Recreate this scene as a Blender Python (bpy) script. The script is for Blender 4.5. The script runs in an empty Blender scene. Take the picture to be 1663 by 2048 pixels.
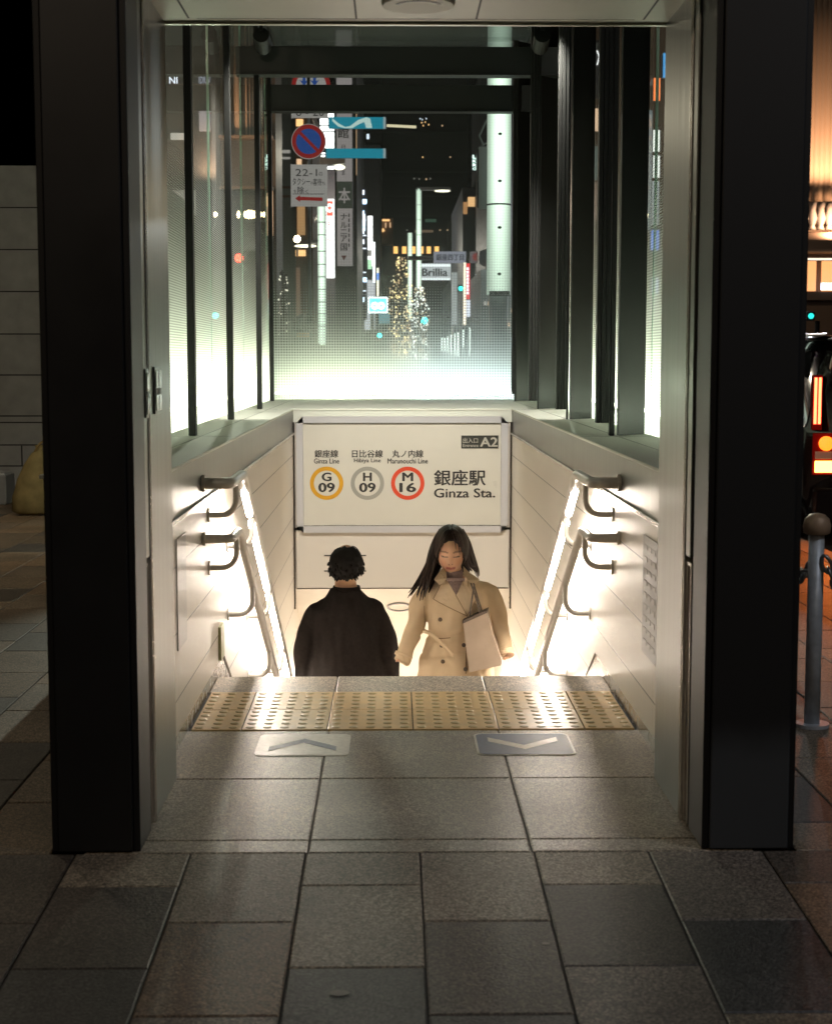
import bpy, bmesh, math, random
from mathutils import Vector, Matrix, noise
from mathutils.bvhtree import BVHTree
R = math.radians
random.seed(7)
C = bpy.context.scene.collection
S = bpy.context.scene

# ------------------------------------------------------------------ camera, world, exposure
H = 1.285
FPX = 3050.0
PITCH = math.atan(304 / FPX)
YAW = math.atan(46.5 / FPX)
cam_d = bpy.data.cameras.new('camera'); cam = bpy.data.objects.new('camera', cam_d); C.objects.link(cam)
cam.location = (0, 0, H); cam.rotation_euler = (R(90) - PITCH, 0, -YAW)
cam_d.sensor_fit = 'VERTICAL'; cam_d.sensor_height = 36; cam_d.lens = 36 * FPX / 2048
cam_d.clip_start = 0.05; cam_d.clip_end = 1500
cam_d.dof.use_dof = True; cam_d.dof.focus_distance = 8.0; cam_d.dof.aperture_fstop = 7.0
S.camera = cam
w = bpy.data.worlds.new('World'); S.world = w; w.use_nodes = True
bg = w.node_tree.nodes['Background']
sky = w.node_tree.nodes.new('ShaderNodeTexSky'); sky.sky_type = 'NISHITA'; sky.sun_disc = False
sky.sun_elevation = R(-6); sky.sun_rotation = R(200)
w.node_tree.links.new(sky.outputs[0], bg.inputs[0]); bg.inputs[1].default_value = 0.05
S.view_settings.view_transform = 'Standard'; S.view_settings.look = 'None'
S.view_settings.exposure = 0.2; S.view_settings.gamma = 1
S.cycles.transparent_max_bounces = 32; S.cycles.max_bounces = 8
S.cycles.sample_clamp_indirect = 4; S.cycles.blur_glossy = 0.6
S.cycles.use_denoising = True

X0_ = .07
def lamp(name, kind, loc, energy, col, size=0.3, rot=(0, 0, 0), **kw):
    l = bpy.data.lights.new(name, kind); l.energy = energy; l.color = col
    if kind == 'AREA':
        l.size = size
    elif kind in ('POINT', 'SPOT'):
        l.shadow_soft_size = size
    for k, v in kw.items(): setattr(l, k, v)
    o = bpy.data.objects.new(name, l); C.objects.link(o); o.location = loc; o.rotation_euler = rot
    return o
# bodiless fill lamps added behind and beside the camera to brighten the paving
lamp('street_fill_light', 'AREA', (-2.6, -2.5, 5.2), 38, (1, .80, .58), 0.5, (R(30), 0, R(-15)))
lamp('street_fill_light', 'AREA', (2.6, -3.5, 5.5), 28, (1, .86, .70), 0.5, (R(30), 0, R(12)))
lamp('street_fill_light', 'AREA', (-4.6, 9.5, 4.6), 52, (1, .80, .55), 0.5, (0, 0, 0))
# ceiling lamps of the station corridor at the foot of the stairs
lamp('corridor_lamp_light', 'AREA', (X0_, 15.2, -2.75), 330, (1, .90, .78), 1.2, (R(25), 0, 0))
lamp('corridor_lamp_light', 'AREA', (X0_, 12.6, -1.6), 170, (1, .90, .78), .8, (R(-35), 0, 0))
lamp('street_fill_light', 'AREA', (3.4, 2.2, 4.6), 45, (.80, .88, 1), 0.4, (0, R(-12), 0))  # bodiless cool fill added to brighten the guard post
# uplights at the foot of the fluted facades
lamp('tail_lamp_light', 'POINT', (3.0, 10.2, .55), 20, (1, .22, .04), .1)
lamp('facade_uplight', 'AREA', (16.5, 56.2, 5.9), 420, (1, .58, .32), 1.0, (R(150), 0, 0), shape='RECTANGLE', size_y=.4)
lamp('facade_uplight', 'AREA', (-3.7, 33.6, 5.4), 70, (1, .60, .34), 1.0, (R(150), 0, 0), shape='RECTANGLE', size_y=.3)

# ------------------------------------------------------------------ pixel -> world helpers (photograph pixels)
cam_m = Matrix.Translation(cam.location) @ cam.rotation_euler.to_matrix().to_4x4()
def ray(px, py):
    d = Vector(((px - 831.5) / FPX, (1024 - py) / FPX, -1.0))
    return cam_m.to_3x3() @ d
O = Vector((0, 0, H))
def at(px, py, Y):
    d = ray(px, py); return O + d * (Y / d.y)
def atX(px, py, X):
    d = ray(px, py); return O + d * (X / d.x)
def atZ(px, py, z=0.0):
    d = ray(px, py); return O + d * ((z - H) / d.z)

# ------------------------------------------------------------------ materials
MATS = {}
def new_mat(name):
    m = bpy.data.materials.new(name); m.use_nodes = True
    n = m.node_tree.nodes; l = m.node_tree.links
    return m, n, l, n['Principled BSDF']
def pbr(name, col, rough=.5, metal=0, nscale=0, namp=.15, bump=0, bscale=None, stretch=(1, 1, 1), spec=.5, rvar=0.0, coat=0):
    if name in MATS: return MATS[name]
    m, n, l, b = new_mat(name)
    b.inputs['Roughness'].default_value = rough; b.inputs['Metallic'].default_value = metal
    b.inputs['Specular IOR Level'].default_value = spec
    b.inputs['Coat Weight'].default_value = coat
    b.inputs['Base Color'].default_value = (*col, 1)
    if nscale:
        tc = n.new('ShaderNodeTexCoord'); mp = n.new('ShaderNodeMapping'); mp.inputs['Scale'].default_value = stretch
        l.new(tc.outputs['Object'], mp.inputs[0])
        nz = n.new('ShaderNodeTexNoise'); nz.inputs['Scale'].default_value = nscale; nz.inputs['Detail'].default_value = 6
        l.new(mp.outputs[0], nz.inputs['Vector'])
        mr = n.new('ShaderNodeMapRange'); mr.inputs[1].default_value = .3; mr.inputs[2].default_value = .7
        mr.inputs[3].default_value = 1 - namp; mr.inputs[4].default_value = 1 + namp
        l.new(nz.outputs[0], mr.inputs[0])
        mx = n.new('ShaderNodeMix'); mx.data_type = 'RGBA'; mx.blend_type = 'MULTIPLY'; mx.inputs[0].default_value = 1
        mx.inputs[6].default_value = (*col, 1); l.new(mr.outputs[0], mx.inputs[7]); l.new(mx.outputs[2], b.inputs['Base Color'])
        if rvar:
            m2 = n.new('ShaderNodeMapRange'); m2.inputs[1].default_value = .3; m2.inputs[2].default_value = .7
            m2.inputs[3].default_value = max(.02, rough - rvar); m2.inputs[4].default_value = rough + rvar
            l.new(nz.outputs[0], m2.inputs[0]); l.new(m2.outputs[0], b.inputs['Roughness'])
        if bump:
            nb = nz
            if bscale:
                nb = n.new('ShaderNodeTexNoise'); nb.inputs['Scale'].default_value = bscale; nb.inputs['Detail'].default_value = 5
                l.new(mp.outputs[0], nb.inputs['Vector'])
            bp = n.new('ShaderNodeBump'); bp.inputs['Strength'].default_value = bump; bp.inputs['Distance'].default_value = .0012
            l.new(nb.outputs[0], bp.inputs['Height']); l.new(bp.outputs[0], b.inputs['Normal'])
    MATS[name] = m; return m
def emis(name, col, strength, sample=False, base=(.5, .5, .5)):
    key = (name, tuple(col), strength)
    if key in MATS: return MATS[key]
    m, n, l, b = new_mat(name)
    b.inputs['Base Color'].default_value = (*[c * .5 for c in base], 1); b.inputs['Roughness'].default_value = .5
    b.inputs['Emission Color'].default_value = (*col, 1); b.inputs['Emission Strength'].default_value = strength * (1 if sample else 1.5)
    if not sample: m.cycles.emission_sampling = 'NONE'
    MATS[key] = m; return m
def col_attr_mat(name, rough=.5, bump=0, bscale=60, spec=.5, sss=0):
    m, n, l, b = new_mat(name)
    a = n.new('ShaderNodeVertexColor'); a.layer_name = 'Col'
    tc = n.new('ShaderNodeTexCoord'); nz = n.new('ShaderNodeTexNoise'); nz.inputs['Scale'].default_value = bscale; nz.inputs['Detail'].default_value = 8
    l.new(tc.outputs['Object'], nz.inputs['Vector'])
    mr = n.new('ShaderNodeMapRange'); mr.inputs[1].default_value = .3; mr.inputs[2].default_value = .7; mr.inputs[3].default_value = .72; mr.inputs[4].default_value = 1.3
    l.new(nz.outputs[0], mr.inputs[0])
    if bump:       # granite grains
        vo = n.new('ShaderNodeTexVoronoi'); vo.inputs['Scale'].default_value = 210; l.new(tc.outputs['Object'], vo.inputs['Vector'])
        sg = n.new('ShaderNodeSeparateColor'); l.new(vo.outputs['Color'], sg.inputs[0])
        pw = n.new('ShaderNodeMath'); pw.operation = 'POWER'; l.new(sg.outputs[0], pw.inputs[0]); pw.inputs[1].default_value = 1.6
        rg = n.new('ShaderNodeMapRange'); rg.inputs[3].default_value = .45; rg.inputs[4].default_value = 2.0; l.new(pw.outputs[0], rg.inputs[0])
        mm = n.new('ShaderNodeMath'); mm.operation = 'MULTIPLY'; l.new(mr.outputs[0], mm.inputs[0]); l.new(rg.outputs[0], mm.inputs[1]); mr = mm
    mx = n.new('ShaderNodeMix'); mx.data_type = 'RGBA'; mx.blend_type = 'MULTIPLY'; mx.inputs[0].default_value = 1 if bump else 0
    if bump:
        n2 = n.new('ShaderNodeTexNoise'); n2.inputs['Scale'].default_value = 2.2; n2.inputs['Detail'].default_value = 5; l.new(tc.outputs['Object'], n2.inputs['Vector'])
        r2 = n.new('ShaderNodeMapRange'); r2.inputs[1].default_value = .35; r2.inputs[2].default_value = .65; r2.inputs[3].default_value = .72; r2.inputs[4].default_value = 1.2; l.new(n2.outputs[0], r2.inputs[0])
        m3 = n.new('ShaderNodeMix'); m3.data_type = 'RGBA'; m3.blend_type = 'MULTIPLY'; m3.inputs[0].default_value = 1; l.new(a.outputs[0], m3.inputs[6]); l.new(r2.outputs[0], m3.inputs[7]); a = m3
    l.new(a.outputs[2 if bump else 0], mx.inputs[6]); l.new(mr.outputs[0], mx.inputs[7]); l.new(mx.outputs[2], b.inputs['Base Color'])
    b.inputs['Roughness'].default_value = rough; b.inputs['Specular IOR Level'].default_value = spec
    if sss:
        b.inputs['Subsurface Weight'].default_value = sss; b.inputs['Subsurface Radius'].default_value = (.01, .004, .002)
    if bump:
        bp = n.new('ShaderNodeBump'); bp.inputs['Strength'].default_value = bump; bp.inputs['Distance'].default_value = .004
        l.new(nz.outputs[0], bp.inputs['Height']); l.new(bp.outputs[0], b.inputs['Normal'])
    return m

M_black = pbr('black_steel', (.011, .011, .012), .4, .0, 5, .12, .02, 120, rvar=.04)
M_blackside = pbr('black_steel_edge', (.005, .005, .006), .5)
M_steel = pbr('brushed_steel', (.185, .185, .168), .34, 1, 60, .03, 0, None, (1, 1, .01), rvar=.03)
M_steel_dark = pbr('groove_steel', (.10, .09, .08), .35, 1)
M_rail = pbr('satin_rail_steel', (.82, .78, .72), .28, .1, 30, .05)
M_chrome = pbr('polished_steel', (.74, .70, .65), .26, .85, 30, .05)
M_skirt = pbr('skirting_steel', (.42, .37, .32), .25, 1, 20, .2, rvar=.06)
M_ceil = pbr('soffit_paint', (.27, .275, .195), .42, 0, 5, .06, .03, 120)
M_ledge = pbr('ledge_panel', (.66, .68, .60), .5, 0, 2, .03)
M_dark = pbr('dark_gap', (.006, .006, .006), .7)
M_mull = pbr('mullion_paint', (.009, .010, .009), .55, 0, 8, .15, spec=.3)
M_panel = pbr('lintel_panel', (.62, .58, .52), .3, 0, 1.5, .02, rvar=.01)
M_white = pbr('white_paint', (.72, .72, .74), .35)
M_ink = pbr('black_ink', (.016, .015, .015), .5)
M_grey_metal = pbr('grey_metal', (.23, .23, .24), .42, .6, 12, .15)

# ------------------------------------------------------------------ mesh helpers
def mk(name, verts, faces, mat, parent=None, org=None, smooth=False):
    me = bpy.data.meshes.new(name)
    o = org if org is not None else (Vector(parent.location) if parent is not None and parent.get('_w') is None else Vector((0, 0, 0)))
    me.from_pydata([tuple(Vector(v) - o) for v in verts], [], faces)
    mats = mat if isinstance(mat, (list, tuple)) else [mat]
    for m in mats: me.materials.append(m)
    if smooth:
        for p in me.polygons: p.use_smooth = True
    ob = bpy.data.objects.new(name, me); C.objects.link(ob)
    if parent is not None: ob.parent = parent
    return ob
class MB:
    def __init__(s): s.v = []; s.f = []; s.m = []
    def quad(s, a, b, c, d, mi=0):
        n = len(s.v); s.v += [a, b, c, d]; s.f.append((n, n + 1, n + 2, n + 3)); s.m.append(mi)
    def box(s, x0, y0, z0, x1, y1, z1, mi=0):
        n = len(s.v)
        s.v += [(x0, y0, z0), (x1, y0, z0), (x1, y1, z0), (x0, y1, z0), (x0, y0, z1), (x1, y0, z1), (x1, y1, z1), (x0, y1, z1)]
        for f in ((0, 3, 2, 1), (4, 5, 6, 7), (0, 1, 5, 4), (1, 2, 6, 5), (2, 3, 7, 6), (3, 0, 4, 7)):
            s.f.append(tuple(n + i for i in f)); s.m.append(mi)
    def prism(s, pts, d, mi=0):
        """pts: planar polygon (3D); d: extrusion vector"""
        n = len(s.v); k = len(pts); d = Vector(d)
        s.v += [tuple(p) for p in pts] + [tuple(Vector(p) + d) for p in pts]
        s.f.append(tuple(range(n, n + k))[::-1]); s.m.append(mi)
        s.f.append(tuple(range(n + k, n + 2 * k))); s.m.append(mi)
        for i in range(k):
            j = (i + 1) % k
            s.f.append((n + i, n + j, n + k + j, n + k + i)); s.m.append(mi)
    def tube(s, pts, rad, seg=14, mi=0, cap=True):
        pts = [Vector(p) for p in pts]; k = len(pts)
        rads = rad if isinstance(rad, (list, tuple)) else [rad] * k
        up = None; n = len(s.v)
        for i, p in enumerate(pts):
            t = (pts[min(i + 1, k - 1)] - pts[max(i - 1, 0)]).normalized()
            if up is None:
                a = Vector((0, 0, 1)) if abs(t.z) < .9 else Vector((1, 0, 0))
                up = (a - t * a.dot(t)).normalized()
            else:
                up = (up - t * up.dot(t)).normalized()
            sd = t.cross(up)
            for q in range(seg):
                a = 2 * math.pi * q / seg
                s.v.append(tuple(p + (up * math.cos(a) + sd * math.sin(a)) * rads[i]))
        for i in range(k - 1):
            for q in range(seg):
                r = (q + 1) % seg
                s.f.append((n + i * seg + q, n + i * seg + r, n + (i + 1) * seg + r, n + (i + 1) * seg + q)); s.m.append(mi)
        if cap:
            s.f.append(tuple(range(n, n + seg))[::-1]); s.m.append(mi)
            s.f.append(tuple(range(n + (k - 1) * seg, n + k * seg))); s.m.append(mi)
    def loft(s, rings, mi=0, cap=True):
        n = len(s.v); seg = len(rings[0])
        for r in rings: s.v += [tuple(p) for p in r]
        for i in range(len(rings) - 1):
            for q in range(seg):
                r = (q + 1) % seg
                s.f.append((n + i * seg + q, n + i * seg + r, n + (i + 1) * seg + r, n + (i + 1) * seg + q)); s.m.append(mi)
        if cap:
            s.f.append(tuple(range(n, n + seg))[::-1]); s.m.append(mi)
            s.f.append(tuple(range(n + (len(rings) - 1) * seg, n + len(rings) * seg))); s.m.append(mi)
    def sphere(s, c, rx, ry, rz, seg=16, rin=10, mi=0, fn=None):
        rings = []
        for i in range(rin + 1):
            th = math.pi * i / rin
            th = min(max(th, .02), math.pi - .02)
            rg = []
            for q in range(seg):
                a = 2 * math.pi * q / seg
                d = Vector((math.sin(th) * math.cos(a), math.sin(th) * math.sin(a), -math.cos(th)))
                p = Vector((d.x * rx, d.y * ry, d.z * rz))
                if fn: p = fn(p, d)
                rg.append(Vector(c) + p)
            rings.append(rg)
        s.loft(rings, mi)
    def build(s, name, mat, parent=None, smooth=False, bevel=0, fix=True):
        ob = mk(name, s.v, s.f, mat, parent, smooth=smooth)
        for p, i in zip(ob.data.polygons, s.m): p.material_index = i
        if fix or bevel:
            bm = bmesh.new(); bm.from_mesh(ob.data)
            bmesh.ops.recalc_face_normals(bm, faces=bm.faces)
            if bevel:
                bmesh.ops.bevel(bm, geom=[e for e in bm.edges if len(e.link_faces) == 2 and e.calc_face_angle(0) > .6], offset=bevel, segments=2, affect='EDGES', profile=.5)
            bm.to_mesh(ob.data); bm.free()
        return ob
def bx(name, x0, y0, z0, x1, y1, z1, mat, parent=None, bevel=0):
    b = MB(); b.box(x0, y0, z0, x1, y1, z1); return b.build(name, mat, parent, bevel=bevel)
def tag(o, label, cat, group=None):
    o['label'] = label; o['category'] = cat
    if group: o['group'] = group
    return o
def thing(name, label, cat, loc=(0, 0, 0), group=None):
    o = bpy.data.objects.new(name, None); C.objects.link(o); o.location = loc; o.empty_display_size = .1
    return tag(o, label, cat, group)
def struct(o): o['kind'] = 'structure'; return o
def pxbox(x0, y0, x1, y1, Y):
    a = at(x0, y1, Y); b = at(x1, y0, Y); return a.x, a.z, b.x, b.z
def pbox(name, x0, y0, x1, y1, Y, dep, mat, parent=None, bevel=0):
    xa, za, xb, zb = pxbox(x0, y0, x1, y1, Y)
    return bx(name, xa, Y, za, xb, Y + dep, zb, mat, parent, bevel)

def text_verts(body, bold=0.0, spacing=1.0):
    cu = bpy.data.curves.new('txt', 'FONT'); cu.body = body; cu.size = 1; cu.offset = bold; cu.space_character = spacing
    cu.resolution_u = 3
    ob = bpy.data.objects.new('txt', cu); C.objects.link(ob)
    dg = bpy.context.evaluated_depsgraph_get(); dg.update()
    me = bpy.data.meshes.new_from_object(ob.evaluated_get(dg))
    vs = [v.co.copy() for v in me.vertices]; fs = [tuple(p.vertices) for p in me.polygons]
    bpy.data.objects.remove(ob); bpy.data.curves.remove(cu); bpy.data.meshes.remove(me)
    return vs, fs
def text_on(name, body, frame, mat, parent, bold=.012, spacing=1.0):
    """frame: (origin, u vector, v vector) of the box the text fills"""
    vs, fs = text_verts(body, 0, spacing)
    if not vs: return None
    x0 = min(v.x for v in vs); x1 = max(v.x for v in vs); y0 = min(v.y for v in vs); y1 = max(v.y for v in vs)
    o, u, v_ = [Vector(q) for q in frame]
    nr = u.cross(v_).normalized(); w_ = max(x1 - x0, 1e-6); h_ = max(y1 - y0, 1e-6); out = []; fo = []
    sh = [(0, 0)] if bold < .006 else [(-1, 0), (1, 0), (0, 1), (0, -1)]
    for k, (sx, sy) in enumerate(sh):
        n0 = len(out)
        out += [o + u * ((p.x - x0 + sx * bold) / w_) + v_ * ((p.y - y0 + sy * bold * .6) / h_) + nr * (.00012 * k) for p in vs]
        fo += [tuple(n0 + i for i in f) for f in fs]
    return mk(name, out, fo, mat, parent)
def ptext(name, body, x0, y0, x1, y1, Y, mat, parent, bold=.012):
    a = at(x0, y1, Y); b = at(x1, y1, Y); c = at(x0, y0, Y)
    return text_on(name, body, (a, Vector((b.x - a.x, 0, 0)), Vector((0, 0, c.z - a.z))), mat, parent, bold)
def disc_ring(mb, c, r0, r1, th, seg=40, mi=0):
    """ring (r0>0) or disc in XZ plane, front at c.y, thickness th toward +Y"""
    c = Vector(c)
    for q in range(seg):
        a = 2 * math.pi * q / seg; b = 2 * math.pi * (q + 1) / seg
        pa = Vector((math.cos(a), 0, math.sin(a))); pb = Vector((math.cos(b), 0, math.sin(b))); t = Vector((0, th, 0))
        if r0 > 0:
            mb.prism([c + pa * r0, c + pa * r1, c + pb * r1, c + pb * r0], t, mi)
        else:
            mb.prism([c, c + pa * r1, c + pb * r1], t, mi)

# ------------------------------------------------------------------ dimensions of the entrance
X0 = .07; W = .78; XL = X0 - W; XR = X0 + W          # stair walls
G = 1.115; GL = X0 - G; GR = X0 + G                  # glass walls
YB = 10.87; YG = 13.5; ZL = .94                      # lintel, back glass, ledge height
YF = 3.893; YE = 6.135                               # pavement edge of landing, top stair edge
JL = X0 - .735; JR = X0 + .735; YJ = 4.6; ZS = 2.27  # jambs, soffit
SLOPE = .527

# ------------------------------------------------------------------ ground
ZP = -.045
def pave_z(x, y):
    return -.04 * (YF - y) if y < YF else (0 if -.9 < x < 1.06 else 0)
M_grout = pbr('grout', (.018, .017, .016), .8)
b = MB(); gz = -.36
for q in (((-400, -6), (-.9, 1200)), ((1.05, -6), (400, 1200)), ((-.9, -6), (1.05, 3.9)), ((-.9, 18), (1.05, 1200))):
    (xa, ya), (xb, yb) = q; b.quad((xa, ya, gz), (xb, ya, gz), (xb, yb, gz), (xa, yb, gz))
struct(b.build('ground', pbr('ground_soil', (.04, .04, .04), .9), fix=False))
# the stair shaft is cut out of the pavement: pavement made of tiles around it
M_pave = col_attr_mat('pavement_stone', .5, .55, 150, .5)
TL = .468
tile_cols = [(.235, .192, .142), (.205, .170, .128), (.070, .058, .048), (.046, .043, .042), (.140, .098, .066), (.145, .120, .098), (.086, .069, .054), (.165, .133, .098)]
warm_cols = [(.21, .145, .088), (.19, .145, .10), (.085, .070, .055), (.135, .10, .066), (.065, .058, .05), (.20, .155, .11), (.17, .125, .082)]
fixed = {(-3, 0): 0, (-3, 1): 2, (-3, 2): 3, (-2, 0): 0, (-2, 1): 4, (-1, 0): 0, (-1, 1): 0, (-1, 2): 3, (0, 0): 0, (0, 1): 6, (1, 0): 0, (1, 1): 2, (1, 2): 5, (2, 0): 5, (2, 1): 3, (3, 0): 6, (3, 1): 4, (-4, 0): 6, (-4, 1): 2}
verts, faces, fcol, mcol = [], [], [], []
def tile_quad(x0, y0, x1, y1, col, z=None):
    g = .0020
    x0 += g; x1 -= g; y0 += g; y1 -= g
    if x1 <= x0 or y1 <= y0: return
    n = len(verts); j = random.uniform(-.0006, .0006)
    zz = [pave_z(x, y) + j for x, y in ((x0, y0), (x1, y0), (x1, y1), (x0, y1))]
    e = .004
    verts.extend([(x0 + e, y0 + e, zz[0]), (x1 - e, y0 + e, zz[1]), (x1 - e, y1 - e, zz[2]), (x0 + e, y1 - e, zz[3]),
                  (x0, y0, zz[0] - .003), (x1, y0, zz[1] - .003), (x1, y1, zz[2] - .003), (x0, y1, zz[3] - .003)])
    for f in ((0, 1, 2, 3), (4, 5, 1, 0), (5, 6, 2, 1), (6, 7, 3, 2), (7, 4, 0, 3)):
        faces.append(tuple(n + i for i in f)); fcol.append(col)
for ci in range(-40, 9):
    xa = X0 + .3 * ci; xb = xa + .3
    off = .225 if ci % 2 else .448
    # rows towards the camera
    y = YF; r = 0; ln = off
    while y > 0.2:
        k = fixed.get((ci, r))
        col = tile_cols[k] if k is not None else random.choice(tile_cols)
        s_ = random.uniform(.92, 1.08)
        tile_quad(xa, max(y - ln, .0), xb, y, [c * s_ for c in col]); y -= ln; ln = TL; r += 1
    # rows beside and beyond the entrance
    y = YF; ln = TL - off if TL - off > .05 else TL
    while y < 30:
        if not (xb > -.95 and xa < 1.11 and y < 14.0):
            col = random.choice(warm_cols); s_ = random.uniform(.9, 1.1)
            tile_quad(xa, y, xb, y + ln, [c * s_ for c in col])
        else:
            a, b_ = xa, min(xb, -.895)
            if b_ > a + .02: tile_quad(a, y, b_, y + ln, random.choice(warm_cols))
            a, b_ = max(xa, 1.06), xb
            if b_ > a + .02: tile_quad(a, y, b_, y + ln, random.choice(tile_cols))
        y += ln; ln = TL
pv = mk('pavement', verts, faces, M_pave); struct(pv)
ca = pv.data.color_attributes.new('Col', 'FLOAT_COLOR', 'CORNER')
for p, c in zip(pv.data.polygons, fcol):
    for li in p.loop_indices: ca.data[li].color = (*c, 1)
b = MB()
b.quad((-12, 0, -.1625 + .0), (2.77, 0, -.1625), (2.77, YF, -.0065), (-12, YF, -.0065))
for x0, x1, y0, y1 in ((-12, -.9, YF, 30.4), (1.06, 2.77, YF, 30.4), (-.9, 1.06, 14.0, 30.4)):
    b.quad((x0, y0, -.0065), (x1, y0, -.0065), (x1, y1, -.0065), (x0, y1, -.0065))
struct(b.build('pavement_bed', M_grout, fix=False))
bx('kerb', 2.772, -2, -.36, 2.95, 200, .0, pbr('kerb_granite', (.2, .19, .18), .7, 0, 40, .2, .3)) ['kind'] = 'structure'
bx('road', 2.95, -5, -.36, 16, 400, -.2, pbr('asphalt', (.035, .035, .037), .55, 0, 120, .25, .4)) ['kind'] = 'structure'
bx('far_pavement', -40, 30.4, -.36, 2.77, 400, -.01, pbr('paving_far', (.11, .10, .09), .6, 0, 4, .25)) ['kind'] = 'structure'
bx('opposite_pavement', 16, -5, -.36, 60, 400, -.02, pbr('paving_far', (.11, .10, .09), .6)) ['kind'] = 'structure'

# landing slabs
M_land = col_attr_mat('landing_granite', .40, .45, 170, .5)
verts, faces, fcol = [], [], []
_pz = pave_z
pave_z = lambda x, y: 0.0
def lane(xs, ys, base, jx=True):
    for i in range(len(xs) - 1):
        for k in range(len(ys) - 1):
            s_ = random.uniform(.94, 1.06); tile_quad(xs[i], ys[k], xs[i + 1], ys[k + 1], [c * s_ for c in base])
gx = [X0 - .88, X0 - .295, X0 + .295, X0 + .88]
lane(gx, [YF, 4.0, 4.605, 5.218], (.25, .205, .155))
lane([X0 - .785, X0 - .295, X0 + .295, X0 + .785], [5.83, YE], (.36, .30, .24))
ld = mk('landing', verts, faces, M_land); struct(ld)
ca = ld.data.color_attributes.new('Col', 'FLOAT_COLOR', 'CORNER')
for p, c in zip(ld.data.polygons, fcol):
    for li in p.loop_indices: ca.data[li].color = (*c, 1)
b = MB(); b.box(X0 - .9, YF, -.3, X0 + .98, YE - .004, -.006); struct(b.build('landing_bed', M_grout))
# tactile paving
M_tact = pbr('tactile_tile', (.78, .54, .24), .36, 0, 14, .1, .15, 150, rvar=.06)
tp = thing('tactile_paving', 'cream yellow tactile paving with raised dots at the top of the stairs', 'tactile paving', (X0, 5.52, 0))
b = MB(); d = MB()
for i in range(-3, 3):
    for k in range(2):
        xa = max(X0 + .3 * i, XL + .005) + .002; xb = min(X0 + .3 * (i + 1), XR - .005) - .002
        ya = 5.222 + .304 * k + .0015; yb = ya + .301
        b.box(xa, ya, -.005, xb, yb, .003)
        for p in range(5):
            for q in range(5):
                x = X0 + .3 * i + .03 + .06 * p; y = ya + .03 + .06 * q
                if x < XL + .02 or x > XR - .02: continue
                rings = []
                for r, z in ((.0165, .0028), (.0150, .0042), (.0110, .0056), (.006, .0061)):
                    rings.append([(x + r * math.cos(a * math.pi / 6), y + r * math.sin(a * math.pi / 6), z) for a in range(12)])
                d.loft(rings)
b.build('tile', M_tact, tp, bevel=.0015)
o = d.build('dots', pbr('tactile_dot', (.62, .46, .22), .4, 0, 30, .15), tp, smooth=True); o['kind'] = 'stuff'
# floor arrow stickers
M_sticker_w = pbr('sticker_white', (.80, .77, .71), .42, 0, 60, .12, spec=.5)
M_sticker_b = pbr('sticker_blue', (.08, .10, .19), .5, 0, 60, .2, spec=.4)
def sticker(x0, x1, up, label):
    ya, yb = 4.87, 5.16
    cx = (x0 + x1) / 2
    t = thing('floor_sticker', label, 'floor sticker', (cx, (ya + yb) / 2, 0), 'direction stickers on the landing')
    def rr(x0, y0, x1, y1, r):
        pts = []
        for (cx_, cy_, a0) in ((x1 - r, y1 - r, 0), (x0 + r, y1 - r, 90), (x0 + r, y0 + r, 180), (x1 - r, y0 + r, 270)):
            for k in range(6): pts.append((cx_ + r * math.cos(R(a0 + 18 * k)), cy_ + r * math.sin(R(a0 + 18 * k))))
        return pts
    b = MB(); b.prism([(x, y, .0008) for x, y in rr(x0, ya, x1, yb, .03)], (0, 0, .0012)); b.build('border', M_sticker_w, t)
    b = MB(); b.prism([(x, y, .0022) for x, y in rr(x0 + .008, ya + .008, x1 - .008, yb - .008, .024)], (0, 0, .0006)); b.build('panel', M_sticker_w if up else M_sticker_b, t)
    s = 1 if up else -1; cy = (ya + yb) / 2; w_ = (x1 - x0) * .36; th = .055
    b = MB()
    for sg in (-1, 1):
        p = [(cx, cy + s * .075), (cx, cy + s * (.075 - th)), (cx + sg * w_, cy - s * .085), (cx + sg * w_, cy - s * (.085 - th))]
        b.prism([(x, y, .003 + (.0004 if sg > 0 else 0)) for x, y in p], (0, 0, .0004))
    b.build('arrow', M_sticker_b if up else M_sticker_w, t)
sticker(-.455, -.145, True, 'pale floor sticker with a blue chevron pointing in, left side of landing')
sticker(.275, .60, False, 'blue floor sticker with a pale chevron pointing out, right side of landing')
for px, py, r_, lab in ((678, 1986, .021, 'flat pale gum spot on the dark slab near the bottom edge'), (1090, 1886, .010, 'tiny pale gum spot on the dark slab right of centre')):
    g = atZ(px, py, -.04); g = atZ(px, py, -.04 * (YF - g.y)); zg = -.04 * (YF - g.y)
    b = MB(); b.prism([(g.x + r_ * (1 + .15 * math.sin(3 * q)) * math.cos(q * math.pi / 8), g.y + .7 * r_ * math.sin(q * math.pi / 8), zg + .0006) for q in range(16)], (0, 0, .0005)); tag(b.build('gum_spot', pbr('gum', (.22, .2, .17), .6), None), lab, 'gum spot')
# stairs
b = MB(); run = .29; rise = run * .577
for i in range(18):
    b.box(XL - .02, YE + run * i, -rise * (i + 1) - 2.0, XR + .02, YE + run * (i + 1), -rise * (i + 1))
    b.box(XL - .02, YE + run * i + .0, -rise * (i + 1) + .0, XR + .02, YE + run * i + .04, -rise * (i + 1) + .003)
struct(b.build('stairs', pbr('stair_stone', (.42, .38, .33), .5, 0, 60, .15, .2)))
b = MB(); b.box(XL - .02, YE + run * 18, -5.2, XR + .02, 18, -rise * 18); struct(b.build('corridor_floor', pbr('stair_stone', (.42, .38, .33), .5)))

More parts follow.
